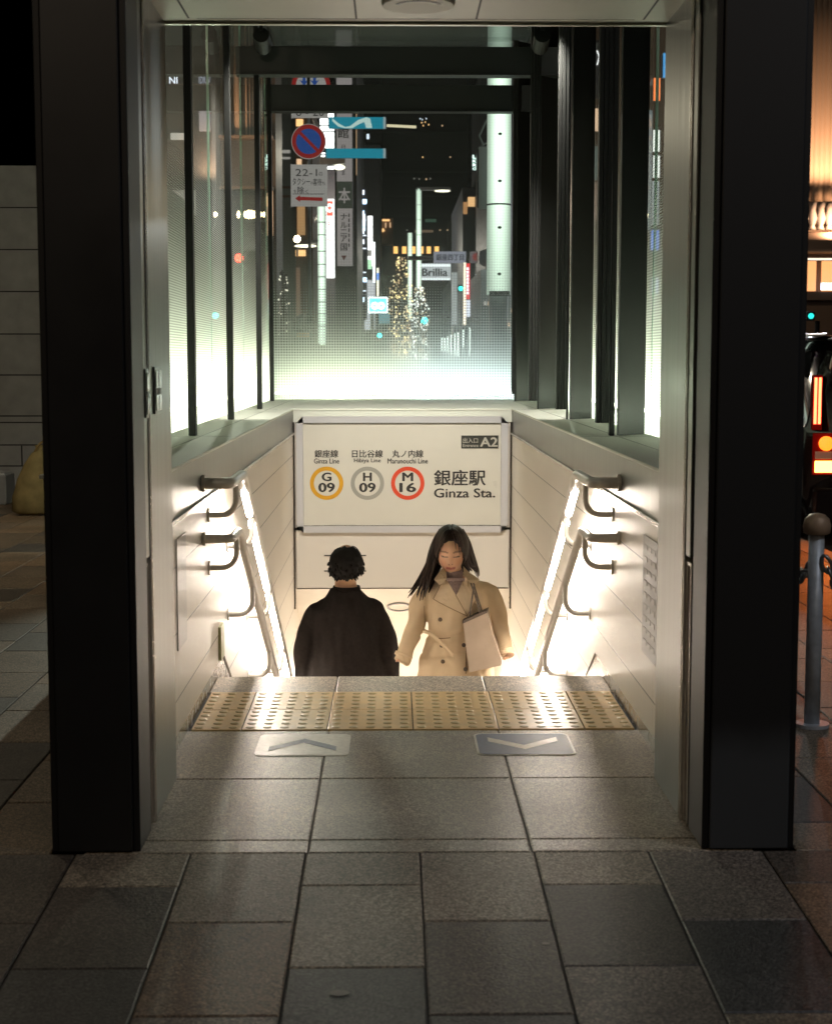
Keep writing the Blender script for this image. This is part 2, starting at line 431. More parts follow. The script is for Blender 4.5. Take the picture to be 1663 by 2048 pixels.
# ------------------------------------------------------------------ stair walls
def wall_mat():
    m, n, l, b = new_mat('wall_enamel_panel')
    ge = n.new('ShaderNodeNewGeometry'); sp = n.new('ShaderNodeSeparateXYZ'); l.new(ge.outputs['Position'], sp.inputs[0])
    def line(sock, off, period, wid):
        a = n.new('ShaderNodeMath'); a.operation = 'SUBTRACT'; l.new(sock, a.inputs[0]); a.inputs[1].default_value = off
        f = n.new('ShaderNodeMath'); f.operation = 'PINGPONG'; l.new(a.outputs[0], f.inputs[0]); f.inputs[1].default_value = period / 2
        c = n.new('ShaderNodeMath'); c.operation = 'LESS_THAN'; l.new(f.outputs[0], c.inputs[0]); c.inputs[1].default_value = wid
        return c.outputs[0]
    hz = line(sp.outputs[2], .17, .22, .0022); vt = line(sp.outputs[1], 5.73, .82, .0016)
    mxm = n.new('ShaderNodeMath'); mxm.operation = 'MAXIMUM'; l.new(hz, mxm.inputs[0])
    vs = n.new('ShaderNodeMath'); vs.operation = 'MULTIPLY'; l.new(vt, vs.inputs[0]); vs.inputs[1].default_value = .3; l.new(vs.outputs[0], mxm.inputs[1])
    mp = n.new('ShaderNodeMapping'); mp.inputs['Scale'].default_value = (1, 60, 1.2); l.new(ge.outputs['Position'], mp.inputs[0])
    nz = n.new('ShaderNodeTexNoise'); nz.inputs['Scale'].default_value = 3; nz.inputs['Detail'].default_value = 5; l.new(mp.outputs[0], nz.inputs['Vector'])
    mr = n.new('ShaderNodeMapRange'); mr.inputs[3].default_value = .86; mr.inputs[4].default_value = 1.1; l.new(nz.outputs[0], mr.inputs[0])
    mx = n.new('ShaderNodeMix'); mx.data_type = 'RGBA'; mx.blend_type = 'MULTIPLY'; mx.inputs[0].default_value = 1; mx.inputs[6].default_value = (.80, .75, .67, 1); l.new(mr.outputs[0], mx.inputs[7])
    m2 = n.new('ShaderNodeMix'); m2.data_type = 'RGBA'; l.new(mxm.outputs[0], m2.inputs[0]); l.new(mx.outputs[2], m2.inputs[6]); m2.inputs[7].default_value = (.07, .055, .045, 1)
    l.new(m2.outputs[2], b.inputs['Base Color'])
    r2 = n.new('ShaderNodeMapRange'); r2.inputs[3].default_value = .24; r2.inputs[4].default_value = .44; l.new(nz.outputs[0], r2.inputs[0]); l.new(r2.outputs[0], b.inputs['Roughness'])
    b.inputs['Metallic'].default_value = .1
    bp = n.new('ShaderNodeBump'); bp.inputs['Strength'].default_value = .25; bp.inputs['Distance'].default_value = .002; bp.invert = True
    l.new(mxm.outputs[0], bp.inputs['Height']); l.new(bp.outputs[0], b.inputs['Normal'])
    return m
M_wall = wall_mat()
def stair_wall(X, s, label):
    t = thing('stair_wall', label, 'wall', (X, 7.5, 0), 'panelled walls of the staircase')
    prof = [(YJ, .76), (YJ, .057), (6.33, .057), (6.33 + 7.6, .057 - 7.6 * SLOPE), (17, .057 - 7.6 * SLOPE - .05), (17, -1.8), (YB + 1.2, -.75), (YB, -.4), (YB, .76)]
    b = MB(); b.prism([(X, y, z) for y, z in prof], (s * .06, 0, 0)); b.build('panelling', M_wall, t)
    sk = [(YJ, .056), (YJ, -.02), (YE, -.02), (6.3 + 7.6, -8 * SLOPE - .3), (6.33 + 7.6, .055 - 7.6 * SLOPE), (6.33, .056)]
    b = MB(); b.prism([(X + s * .004, y, z) for y, z in sk], (s * .05, 0, 0)); b.build('skirting', M_skirt, t)
    b = MB(); b.box(min(X, X + s * .06), YJ, .765, max(X, X + s * .06), YB - .002, ZL - .012); b.build('fascia', M_steel, t)
    b = MB(); b.box(min(X - s * .012, X), YJ, .757, max(X - s * .012, X), YB - .002, .772); b.build('trim_strip', M_chrome, t, bevel=.003)
    return t
stair_wall(XL, -1, 'left staircase wall of cream panels beside the left handrails')
stair_wall(XR, 1, 'right staircase wall of cream panels beside the right handrails')
# outer face of plinth wall + ledges
def ledge(name, label, x0, x1, y0, y1, seams, lng):
    t = thing(name, label, 'ledge', ((x0 + x1) / 2, (y0 + y1) / 2, ZL))
    b = MB(); b.box(x0, y0, ZL - .012, x1, y1, ZL); b.build('top_sheet', M_ledge, t, bevel=.002)
    d = MB()
    for y in seams: d.box(x0 + .002, y - .002, ZL - .002, x1 - .002, y + .002, ZL + .0006)
    if lng is not None: d.box(lng - .002, y0, ZL - .002, lng + .002, y1, ZL + .0009)
    if d.v: d.build('seam', M_steel_dark, t)
ledge('ledge', 'pale metal ledge along the left glass wall', GL - .02, XL + .004, YJ, YG + .02, [6.95, 8.85, 10.75], -.87)
ledge('ledge', 'pale metal ledge along the right glass wall', XR - .004, GR + .02, YJ, YG + .02, [6.9, 8.8, 10.7], 1.02)
ledge('ledge', 'wide pale metal ledge above the station sign', XL + .0045, XR - .0045, YB - .004, YG + .02, [], None)
for x0, x1, y0, y1, lab in ((GL - .06, XL - .065, 5.2, YG + .06, 'low solid plinth under the left glass wall'), (XR + .065, GR + .06, 5.2, YG + .06, 'low solid plinth under the right glass wall'),
                        (XL - .06, XR + .06, YG - .1, YG + .06, 'low solid plinth under the back glass')):
    tag(bx('plinth_wall', x0, y0, -.3, x1, y1, ZL - .0125, pbr('plinth_stone', (.2, .2, .2), .5, 0, 20, .1)), lab, 'plinth')
# lintel
t = thing('lintel', 'grey enamel lintel wall behind the two people', 'wall', (X0, YB, .2))
b = MB(); b.box(XL + .001, YB, .845, XR - .001, YB + .1, ZL - .0125); b.build('fascia', M_ledge, t)
b = MB(); b.box(XL + .001, YB + .004, -.345, XR - .001, YB + .12, .843); b.build('backing', M_panel, t)
xa, za, xb, zb = pxbox(592, 1175, 1012, 1060, YB - .012)
b = MB(); b.box(XL + .02, YB - .012, -.345, XR - .02, YB + .003, .072); b.build('lower_panel', M_panel, t, bevel=.002)
b = MB(); b.box(XL + .006, YB - .006, .074, XR - .006, YB + .003, .09); b.build('shadow_gap', M_dark, t)
for x in (XL + .001, XR - .012):
    b = MB(); b.box(x, YB - .006, -.5, x + .011, YB + .003, .845); b.build('edge_strip', M_steel_dark, t)
b = MB(); b.box(XL + .02, YB - .014, -.352, XR - .02, YB + .003, -.347); b.build('lower_trim', M_steel_dark, t)
b = MB()
for py in (1111, 1142):
    for pa, pb_ in ((648, 662), (722, 732)):
        xa, za, xb, zb = pxbox(pa, py + 1.2, pb_, py - 1.2, YB - .0125); b.box(xa, YB - .0145, min(za, zb), xb, YB - .012, max(za, zb))
b.build('slot', M_ink, t)
# lower ceiling
prof = [(YB + .0, -.349), (18, -.349 - 7.1 * .56)]
b = MB(); b.prism([(XL + .001, YB, -.349), (XL + .001, 17, -.349 - 6.13 * .56), (XL + .001, 17, -.2 - 6.13 * .56), (XL + .001, YB + .005, -.2)], (2 * W - .002, 0, 0))
tag(b.build('sloped_ceiling', pbr('ceiling_panel', (.70, .66, .60), .4, 0, 8, .04)), 'white sloped ceiling over the lower flight of stairs', 'ceiling')
c0 = None
for k in range(40):
    pass
# find where pixel (798,1213) meets the sloped ceiling
d = ray(798, 1213); tt = None
# z = -.349 - (Y-YB)*.56
tt = (-.349 + YB * .56 - H) / (d.z + .56 * d.y)
pc = O + d * tt
nrm = Vector((0, .56, 1)).normalized() * -1
t = thing('downlight', 'round recessed downlight in the sloped ceiling between the two people', 'light', pc)
b = MB(); tv = Vector((0, 1, -.56)).normalized(); uv = Vector((1, 0, 0))
for q in range(24):
    a, c = 2 * math.pi * q / 24, 2 * math.pi * (q + 1) / 24
    f = lambda an, r: pc + nrm * .002 + (uv * math.cos(an) + tv * math.sin(an)) * r
    b.prism([f(a, .075), f(a, .09), f(c, .09), f(c, .075)], nrm * .008)
b.build('rim', M_grey_metal, t)
b = MB(); b.prism([pc + nrm * .001 + (uv * math.cos(2 * math.pi * q / 24) + tv * math.sin(2 * math.pi * q / 24)) * .074 for q in range(24)], nrm * .003)
b.build('lens', pbr('lens_white', (.6, .57, .52), .3), t)
# station sign
M_signface = pbr('sign_face', (.58, .56, .49), .3, 0, 4, .03, rvar=.03)
M_signframe = pbr('sign_frame', (.62, .62, .64), .3, .3)
YS = YB - .03
t = thing('station_sign', 'wide framed Ginza station sign with three line roundels above the stairs', 'sign', (X0, YB, .1))
xa, za, xb, zb = pxbox(592, 1052, 1014, 846, YS)
b = MB(); f = .047
oc = [(xa, za), (xb, za), (xb, zb), (xa, zb)]; ic = [(xa + f, za + f), (xb - f, za + f), (xb - f, zb - f), (xa + f, zb - f)]
for k in range(4):
    j = (k + 1) % 4; b.prism([(q[0], YS, q[1]) for q in (oc[k], oc[j], ic[j], ic[k])], (0, .032, 0))
b.build('frame', M_signframe, t)
b = MB(); b.box(xa + f + .001, YS + .012, za + f + .001, xb - f - .001, YB + .003, zb - f - .001); b.build('face', M_signface, t)
b = MB(); g_ = .005
b.box(xa - g_, YS + .012, za - g_, xb + g_, YB - .001, za - .001); b.box(xa - g_, YS + .012, zb + .001, xb + g_, YB - .001, zb + g_)
b.build('outline', M_steel_dark, t)
YT = YS + .011
for body, box in (('銀座線', (629, 900, 676, 915)), ('日比谷線', (704, 900, 765, 915)), ('丸ノ内線', (784, 900, 846, 915)),
                  ('Ginza Line', (628, 917, 678, 927)), ('Hibiya Line', (708, 917, 761, 927)), ('Marunouchi Line', (775, 917, 855, 927)),
                  ('銀座駅', (868, 940, 970, 971)), ('Ginza Sta.', (868, 977, 989, 995))):
    ptext('lettering', body, *box, YT, M_ink, t, .022)
for cx, col, l1, l2, w1 in ((653, (.56, .29, .02), 'G', '09', 9), (734.5, (.30, .295, .26), 'H', '09', 8), (815, (.55, .06, .025), 'M', '16', 10)):
    c = at(cx, 966.5, YT); r = 33.5 / FPX * YT
    b = MB(); disc_ring(b, (c.x, YT, c.z), r * .76, r, .0008); b.build('line_roundel', pbr('roundel_%s' % l1, col, .35), t)
    ptext('lettering', l1, cx - w1, 945.5, cx + w1, 962, YT, M_ink, t, .035)
    ptext('lettering', l2, cx - 15.5, 966, cx + 15.5, 984, YT, M_ink, t, .035)
xa, za, xb, zb = pxbox(922, 897, 996, 871, YT)
b = MB(); b.box(xa, YT - .001, za, xb, YT, zb); b.build('exit_badge', pbr('badge_black', (.03, .032, .028), .35), t)
M_bt = pbr('badge_text', (.42, .41, .36), .4)
ptext('lettering', 'A2', 960, 875, 994, 893, YT - .0016, M_bt, t, .025)
ptext('lettering', '出入口', 925, 876, 955, 886, YT - .0016, M_bt, t, .012)
ptext('lettering', 'Entrance', 925, 888, 956, 894, YT - .0016, M_bt, t, .012)

# ------------------------------------------------------------------ portal: pillars, jambs, soffit
def pillar(xa, xb, label):
    t = thing('pillar', label, 'pillar', ((xa + xb) / 2, YF, 0), 'black pillars of the entrance')
    b = MB(); b.box(xa + .018, YF, .004, xb - .018, YF + .20, 3.4); b.build('front_panel', M_black if xa < 0 else M_painted_glow, t, bevel=.004)
    for x in (xa, xb - .0175):
        b = MB(); b.box(x, YF + .012, .002, x + .0175, YF + .19, 3.4); b.build('edge_rail', M_blackside, t, bevel=.002)
def painted_glow():  # light falling low on the right pillar, painted into its colour
    m, n, l, b = new_mat('black_steel_painted_glow'); ge = n.new('ShaderNodeNewGeometry'); sp = n.new('ShaderNodeSeparateXYZ'); l.new(ge.outputs['Position'], sp.inputs[0])
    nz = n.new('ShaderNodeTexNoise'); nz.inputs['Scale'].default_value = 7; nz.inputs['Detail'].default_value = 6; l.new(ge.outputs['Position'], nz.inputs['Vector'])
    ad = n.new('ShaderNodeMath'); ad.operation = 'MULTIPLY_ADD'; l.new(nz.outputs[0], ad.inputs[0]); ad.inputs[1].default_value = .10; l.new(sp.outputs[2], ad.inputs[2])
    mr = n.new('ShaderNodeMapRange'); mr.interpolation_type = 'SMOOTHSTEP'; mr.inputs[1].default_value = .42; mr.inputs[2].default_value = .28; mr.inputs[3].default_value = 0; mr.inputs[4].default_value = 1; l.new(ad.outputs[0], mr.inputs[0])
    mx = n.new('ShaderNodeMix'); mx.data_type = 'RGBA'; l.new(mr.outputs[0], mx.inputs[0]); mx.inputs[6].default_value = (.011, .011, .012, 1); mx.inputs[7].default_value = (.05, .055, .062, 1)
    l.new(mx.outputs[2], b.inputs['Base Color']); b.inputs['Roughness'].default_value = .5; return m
M_painted_glow = painted_glow()
pillar(-.893, -.662, 'black steel pillar on the left side of the stair entrance')
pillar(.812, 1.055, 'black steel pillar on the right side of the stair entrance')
def jamb(X, s, label, twobox):
    t = thing('door_jamb', label, 'door jamb', (X, 4.3, 0), 'steel jambs of the entrance')
    def bxs(name, d0, d1, ya, yb, za, zb, mat, bevel=0):
        xs = sorted((X + s * d0, X + s * d1)); b = MB(); b.box(xs[0], ya, za, xs[1], yb, zb); return b.build(name, mat, t, bevel=bevel)
    bxs('narrow_sheet', 0, .05, 4.096, 4.155, .75, 3.3, M_steel, .003)
    bxs('shutter_slot', .02, .05, 4.1, 4.150, .02, .742, pbr('rust_slot', (.10, .055, .03), .5, .5, 8, .4))
    for ya, yb in ((4.096, 4.104), (4.147, 4.155)):
        bxs('slot_frame', .004, .05, ya, yb, .0, .735, M_chrome, .002)
    bxs('slot_frame', .004, .05, 4.104, 4.147, .725, .735, M_chrome)
    bxs('slot_latch', .012, .05, 4.118, 4.135, .27, .30, M_dark)
    for ya, yb in ((4.158, 4.166), (4.178, 4.186)):
        bxs('guide_rail', -.004, .05, ya, yb, .0, 3.3, M_chrome, .002)
    bxs('guide_groove', .03, .05, 4.166, 4.178, .0, 3.3, M_dark)
    bxs('wide_sheet', 0, .05, 4.19, YJ, .0, 3.3, M_steel, .004)
    bxs('return_sheet', .052, .2, YJ - .055, YJ - .005, .0, 3.3, M_steel)
    if twobox:
        for ya, yb, zc, n in ((4.105, 4.15, 1.195, 1), (4.26, 4.37, 1.2, 2)):
            hh = .066
            f = bxs('key_box', -.006, .0, ya, yb, zc - hh, zc + hh, M_steel, .002)
            for k in range(n):
                w_ = (yb - ya) / n; y0 = ya + w_ * k + .008; y1 = ya + w_ * (k + 1) - .008
                bxs('key_box_lid', -.009, -.0062, y0, y1, zc - hh + .01, zc - .012, M_chrome, .001)
                bxs('key_box_lid', -.009, -.0062, y0, y1, zc + .008, zc + hh - .01, M_chrome, .001)
                bxs('key_hole', -.008, -.0061, y0 + .002, y1 - .002, zc - .010, zc + .006, M_ink)
    return t
jamb(JL, -1, 'brushed steel jamb with key boxes beside the left pillar', True)
jamb(JR, 1, 'brushed steel jamb without key boxes beside the right pillar', False)
t = thing('soffit', 'pale green metal ceiling of the entrance portal', 'ceiling', (X0, 4.2, ZS))
b = MB(); b.box(JL - .3, YF + .02, ZS, JR + .3, YJ, ZS + .25); b.build('panel', M_ceil, t)
d = MB()
for px in (376, 712, 953, 1290):
    p = atZ(px, 34, ZS)
    d.box(p.x - .003, YF + .03, ZS - .0006, p.x + .003, 4.545, ZS + .002)
d.box(JL + .1, 4.545, ZS - .0006, JR - .1, 4.549, ZS + .002)
d.build('seam', M_dark, t)
b = MB(); b.box(JL - .2, YJ - .012, ZS - .008, JR + .2, YJ + .001, ZS - .0006); b.build('edge_trim', M_chrome, t)
p = atZ(836, 12, ZS - .03)
t = thing('smoke_detector', 'round pale detector disc with a slot under the portal ceiling', 'detector', (p.x, p.y, ZS))
M_det = pbr('detector_plastic', (.46, .44, .34), .5)
def disc_z(mb, c, r, z0, z1, seg=40):
    mb.loft([[(c.x + r0 * math.cos(2 * math.pi * q / seg), c.y + r0 * math.sin(2 * math.pi * q / seg), z) for q in range(seg)] for r0, z in ((r, z1), (r, z0 + .006), (r * .96, z0))])
b = MB(); disc_z(b, p, .100, ZS - .03, ZS - .0008); b.build('housing', M_det, t, smooth=False)
b = MB()
for q in range(16):
    a, c = R(200 + q * 140 / 16), R(200 + (q + 1) * 140 / 16)
    f = lambda an, r: (p.x + r * math.cos(an), p.y + r * math.sin(an), ZS - .0315)
    b.prism([f(a, .056), f(a, .066), f(c, .066), f(c, .056)], (0, 0, .0018))
b.build('slot', M_ink, t)

# ------------------------------------------------------------------ glazing
def frit_mat(name, side):
    m, n, l, pb = new_mat(name); n.remove(pb)
    out = n['Material Output']
    ge = n.new('ShaderNodeNewGeometry'); sp = n.new('ShaderNodeSeparateXYZ'); l.new(ge.outputs['Position'], sp.inputs[0])
    def mth(op, a, b_=None):
        x = n.new('ShaderNodeMath'); x.operation = op
        for i, v in enumerate((a, b_)):
            if v is None: continue
            if isinstance(v, (int, float)): x.inputs[i].default_value = v
            else: l.new(v, x.inputs[i])
        return x.outputs[0]
    pit = .0235 if not side else .0125
    k = 2 * math.pi / pit
    cz = mth('COSINE', mth('MULTIPLY', sp.outputs[2], k))
    if side: v = cz
    else: v = mth('MULTIPLY', mth('ADD', mth('COSINE', mth('MULTIPLY', sp.outputs[0], k)), cz), .5)
    cr = n.new('ShaderNodeFloatCurve')
    # threshold over height
    hh = n.new('ShaderNodeMapRange'); hh.inputs[1].default_value = ZL; hh.inputs[2].default_value = ZL + 2.2; l.new(sp.outputs[2], hh.inputs[0])
    c = cr.mapping.curves[0]; c.points[0].location = (0, .90); c.points[1].location = (1, .085)
    pts = ((.10, .76), (.25, .57), (.45, .36), (.7, .18)) if side else ((.08, .68), (.17, .45), (.28, .32), (.45, .21), (.7, .10))
    for q in pts: c.points.new(*q)
    cr.mapping.update(); l.new(hh.outputs[0], cr.inputs['Value'])
    mod = mth('ADD', mth('MULTIPLY', v, .30 if side else .40), 1.0)
    mask = mth('MINIMUM', mth('MULTIPLY', cr.outputs[0], mod), .93)
    tr = n.new('ShaderNodeBsdfTransparent'); tr.inputs[0].default_value = (.93, .96, .94, 1)
    gl = n.new('ShaderNodeBsdfGlossy'); gl.inputs['Roughness'].default_value = .004; gl.inputs[0].default_value = (.9, .95, .92, 1)
    lw = n.new('ShaderNodeLayerWeight'); lw.inputs[0].default_value = .5
    fr = mth('ADD', mth('MULTIPLY', mth('POWER', lw.outputs['Facing'], 5.0), .85), .05)
    mg = n.new('ShaderNodeMixShader'); l.new(fr, mg.inputs[0]); l.new(tr.outputs[0], mg.inputs[1]); l.new(gl.outputs[0], mg.inputs[2])
    tl = n.new('ShaderNodeBsdfTranslucent'); tl.inputs[0].default_value = (.86, .88, .84, 1)
    df = n.new('ShaderNodeBsdfDiffuse'); df.inputs[0].default_value = (.6, .62, .58, 1)
    md = n.new('ShaderNodeMixShader'); md.inputs[0].default_value = .3; l.new(tl.outputs[0], md.inputs[1]); l.new(df.outputs[0], md.inputs[2])
    mf = n.new('ShaderNodeMixShader'); l.new(mask, mf.inputs[0]); l.new(mg.outputs[0], mf.inputs[1]); l.new(md.outputs[0], mf.inputs[2])
    l.new(mf.outputs[0], out.inputs[0]); return m
def clear_mat():
    m, n, l, pb = new_mat('clear_glass_face'); n.remove(pb)
    tr = n.new('ShaderNodeBsdfTransparent'); tr.inputs[0].default_value = (.97, .985, .975, 1); l.new(tr.outputs[0], n['Material Output'].inputs[0]); return m
M_frit_b = frit_mat('fritted_back_glass', False); M_frit_s = frit_mat('fritted_side_glass', True); M_clear = clear_mat()
M_edge = pbr('glass_edge', (.30, .52, .40), .15)
def pane(label, p0, p1, z0, z1, inward, mat, th=.012):
    """p0,p1: plan points of the inside face; inward: unit vector to the inside"""
    p0 = Vector((*p0, 0)); p1 = Vector((*p1, 0)); d = -Vector((*inward, 0)) * th
    c = (p0 + p1) / 2; b = MB()
    q = [p0 + Vector((0, 0, z0)), p1 + Vector((0, 0, z0)), p1 + Vector((0, 0, z1)), p0 + Vector((0, 0, z1))]
    b.quad(*q, mi=0); b.quad(*[v + d for v in q], mi=1)
    for i in range(4):
        j = (i + 1) % 4; b.quad(q[i], q[j], q[j] + d, q[i] + d, mi=2)
    o = b.build('glass_pane', [mat, M_clear, M_edge], None, fix=False)
    # origin at base
    off = Vector((c.x, c.y, z0))
    for v in o.data.vertices: v.co -= off
    o.location = off
    return tag(o, label, 'glass pane', 'glass panes around the staircase')
ZT = 3.9
ys = [YJ + .02, 7.0, 8.9, 10.8, 12.9]
names = ['nearest', 'second', 'third', 'fourth']
for i in range(4):
    pane('left wall glass pane, %s from the entrance' % names[i], (GL, ys[i] + .006), (GL, ys[i + 1] - .006), ZL + .002, ZT, (1, 0), M_frit_s)
    pane('right wall glass pane, %s from the entrance' % names[i], (GR, ys[i] + .006), (GR, ys[i + 1] - .006), ZL + .002, ZT, (-1, 0), M_frit_s)
pane('narrow glass pane at the back left corner', (GL, 12.906), (GL, YG - .016), ZL + .002, ZT, (1, 0), M_frit_s)
pane('narrow glass pane at the back right corner', (GR, 12.906), (GR, YG - .016), ZL + .002, ZT, (-1, 0), M_frit_s)
pane('wide dotted back glass above the station sign', (GL - .01, YG), (GR + .01, YG), ZL + .002, ZT, (0, -1), M_frit_b)
# LED bars at the outer foot of the glass
def led_bar(label, x0, y0, x1, y1, z, col, st):
    t = thing('light_bar', label, 'light bar', ((x0 + x1) / 2, (y0 + y1) / 2, z - .05), 'light bars at the foot of the glass')
    b = MB(); b.box(min(x0, x1) - .004, min(y0, y1) - .004, z - .05, max(x0, x1) + .004, max(y0, y1) + .004, z - .02); b.build('housing', M_grey_metal, t)
    b = MB()      # outer lip that keeps the light off the pavement
    if abs(y1 - y0) > abs(x1 - x0): xo = x0 - .016 if x0 < 0 else x1 + .010; b.box(xo, y0, z - .05, xo + .006, y1, z + .045)
    else: b.box(x0, y1 + .010, z - .05, x1, y1 + .016, z + .045)
    b.build('lip', M_grey_metal, t)
    b = MB(); b.box(x0, y0, z - .0195, x1, y1, z); b.build('diffuser', emis('led_%s' % label[:9], col, st, True), t)
GRN = (.91, 1.0, .74); COOL = (.78, .95, .95)
led_bar('light bar outside the left glass wall', GL - .25, 6.2, GL - .22, YG - .1, ZL + .07, GRN, 100)
led_bar('light bar outside the right glass wall', GR + .22, 6.1, GR + .25, YG - .1, ZL + .07, (.91, 1.0, .76), 90)
led_bar('yellow green light bar behind the back glass, left half', GL, YG + .30, X0 - .01, YG + .33, ZL + .06, GRN, 78)
led_bar('cool white light bar behind the back glass, right half', X0 + .01, YG + .30, GR, YG + .33, ZL + .06, COOL, 74)
tag(bx('gutter_shelf', GL - .29, 6.2, ZL - .03, GL - .07, YG + .40, ZL + .004, M_grey_metal), 'narrow metal shelf carrying the left light bar', 'shelf')
tag(bx('gutter_shelf', GR + .07, 6.1, ZL - .03, GR + .29, YG + .40, ZL + .004, M_grey_metal), 'narrow metal shelf carrying the right light bar', 'shelf')
tag(bx('gutter_shelf', GL - .068, YG + .07, ZL - .03, GR + .068, YG + .40, ZL + .004, M_grey_metal), 'narrow metal shelf behind the back glass', 'shelf')
# mullions
ordn = ['nearest', 'second', 'third', 'farthest']
MX = [-.914, -.94, -.936, -1.015]; CX = [.924, .945, .955, .998]
for i, y in enumerate(ys[1:]):
    t = thing('mullion', 'slim dark post on the left ledge, %s from the entrance' % ordn[i], 'post', (MX[i], y, ZL), 'slim posts on the left ledge')
    b = MB(); b.box(MX[i] - .017, y - .03, ZL + .001, MX[i] + .017, y + .03, ZT); b.build('post', M_mull, t, bevel=.003)
    for z in (3.3,):
        b = MB(); b.tube([(MX[i] - .018, y, z), (GL + .001, y, z)], .009, 8); b.build('clamp', M_mull, t)
for i, y in enumerate(ys[1:]):
    y -= .05
    t = thing('mullion', 'deep dark fin on the right ledge, %s from the entrance' % ordn[i], 'post', (1.02, y, ZL), 'deep fins on the right ledge')
    b = MB(); b.prism([(1.03, y + .005, ZL + .001), (1.175, y + .16, ZL + .001), (1.175, y + .2, ZL + .001), (1.03, y + .06, ZL + .001)], (0, 0, ZT - ZL)); b.build('fin', M_mull, t)
    b = MB(); b.box(max(.987, CX[i] + .062) if i < 3 else 1.0225, y - .012, ZL + .001, max(1.010, CX[i] + .072) if i < 3 else 1.04, y + .03, ZT); b.build('post', M_mull, t, bevel=.003)
    b = MB()
    for k in range(3): b.box(CX[i] + k * .02 * (1 if i < 3 else .4), y - .02 - .004 * (k % 2), 1.0, CX[i] + (.0185 + k * .02) * (1 if i < 3 else .4), y + .03, ZT)
    b.build('channel', M_mull, t, bevel=.002)
# roof
M_roof = pbr('roof_glass_frame', (.02, .023, .022), .3, 0)
for y, zb, zt, lab in ((10.8, 3.25, 3.43, 'dark roof beam crossing the stair glass house, nearer one'), (12.95, 3.345, 3.55, 'dark roof beam above the back glass, farther one'),
                       (8.9, 3.2, 3.4, 'dark roof beam over the head of the staircase'), (7.0, 3.15, 3.35, 'dark roof beam nearest the entrance portal')):
    t = thing('roof_beam', lab, 'beam', (X0, y, zb), 'roof beams')
    b = MB(); b.box(GL - .03, y - .05, zb, GR + .03, y + .05, zt); b.build('web', M_roof, t, bevel=.004)
    b = MB(); b.box(GL - .03, y - .06, zb - .012, GR + .03, y + .06, zb - .0005); b.build('flange', M_roof, t)
for X, lab in ((GL - .0, 'left'), (GR - .0, 'right')):
    tag(bx('roof_rail', X - .03, YJ, 3.904, X + .03, YG + .05, 3.97, M_roof), 'dark rail along the top of the %s glass wall' % lab, 'rail')
tag(bx('roof_rail', GL - .031, YG - .02, ZT + .002, GR + .031, YG + .04, ZT + .03, M_chrome), 'bright trim rail along the top of the back glass', 'rail')
def roofglass():
    m, n, l, pb = new_mat('roof_glass'); n.remove(pb)
    tr = n.new('ShaderNodeBsdfTransparent'); tr.inputs[0].default_value = (.6, .64, .62, 1)
    df = n.new('ShaderNodeBsdfDiffuse'); df.inputs[0].default_value = (.25, .27, .26, 1)
    gl = n.new('ShaderNodeBsdfGlossy'); gl.inputs['Roughness'].default_value = .05
    a = n.new('ShaderNodeMixShader'); a.inputs[0].default_value = .3; l.new(tr.outputs[0], a.inputs[1]); l.new(df.outputs[0], a.inputs[2])
    b_ = n.new('ShaderNodeMixShader'); b_.inputs[0].default_value = .1; l.new(a.outputs[0], b_.inputs[1]); l.new(gl.outputs[0], b_.inputs[2])
    l.new(b_.outputs[0], n['Material Output'].inputs[0]); return m
tag(bx('glass_roof', GL - .05, YJ + .1, 3.98, GR + .05, YG + .06, 4.0, roofglass()), 'tinted glass roof over the staircase', 'roof')

for px in (522, 1084):
    p = at(px, 70, 10.45)
    t = thing('spotlight', 'dark spotlight under the roof glass, %s one' % ('left' if px < 800 else 'right'), 'spotlight', p, 'spotlights under the roof')
    b = MB(); b.tube([p, p + Vector((0, .16, -.05))], .055, 16); b.build('head', M_mull, t)
    b = MB(); b.box(p.x - .1, p.y - .05, p.z + .07, p.x + .1, p.y + .05, p.z + .09); b.box(p.x - .012, p.y - .012, p.z + .03, p.x + .012, p.y + .012, p.z + .07); b.build('bracket', M_mull, t)
for x in (X0 - .75, X0 + .75):
    lamp('ceiling_spot_light', 'SPOT', (x, 8.75, 3.15), 250, (1, .94, .84), .06, (R(36), 0, R(8 if x < X0 else -8)), spot_size=R(76), spot_blend=.6)

for sx in (-1, 1):    # bodiless spots added outside the rear glass to brighten the ledges
    lx = X0 + sx * (G + .30); dv = Vector((X0 + sx * .86 - lx, 7.9 - 13.6, ZL - 3.9))
    lamp('ledge_fill_spot', 'SPOT', (lx, 13.6, 3.9), 330, (.96, 1, .82), .03, dv.to_track_quat('-Z', 'Y').to_euler(), spot_size=R(23), spot_blend=.4)

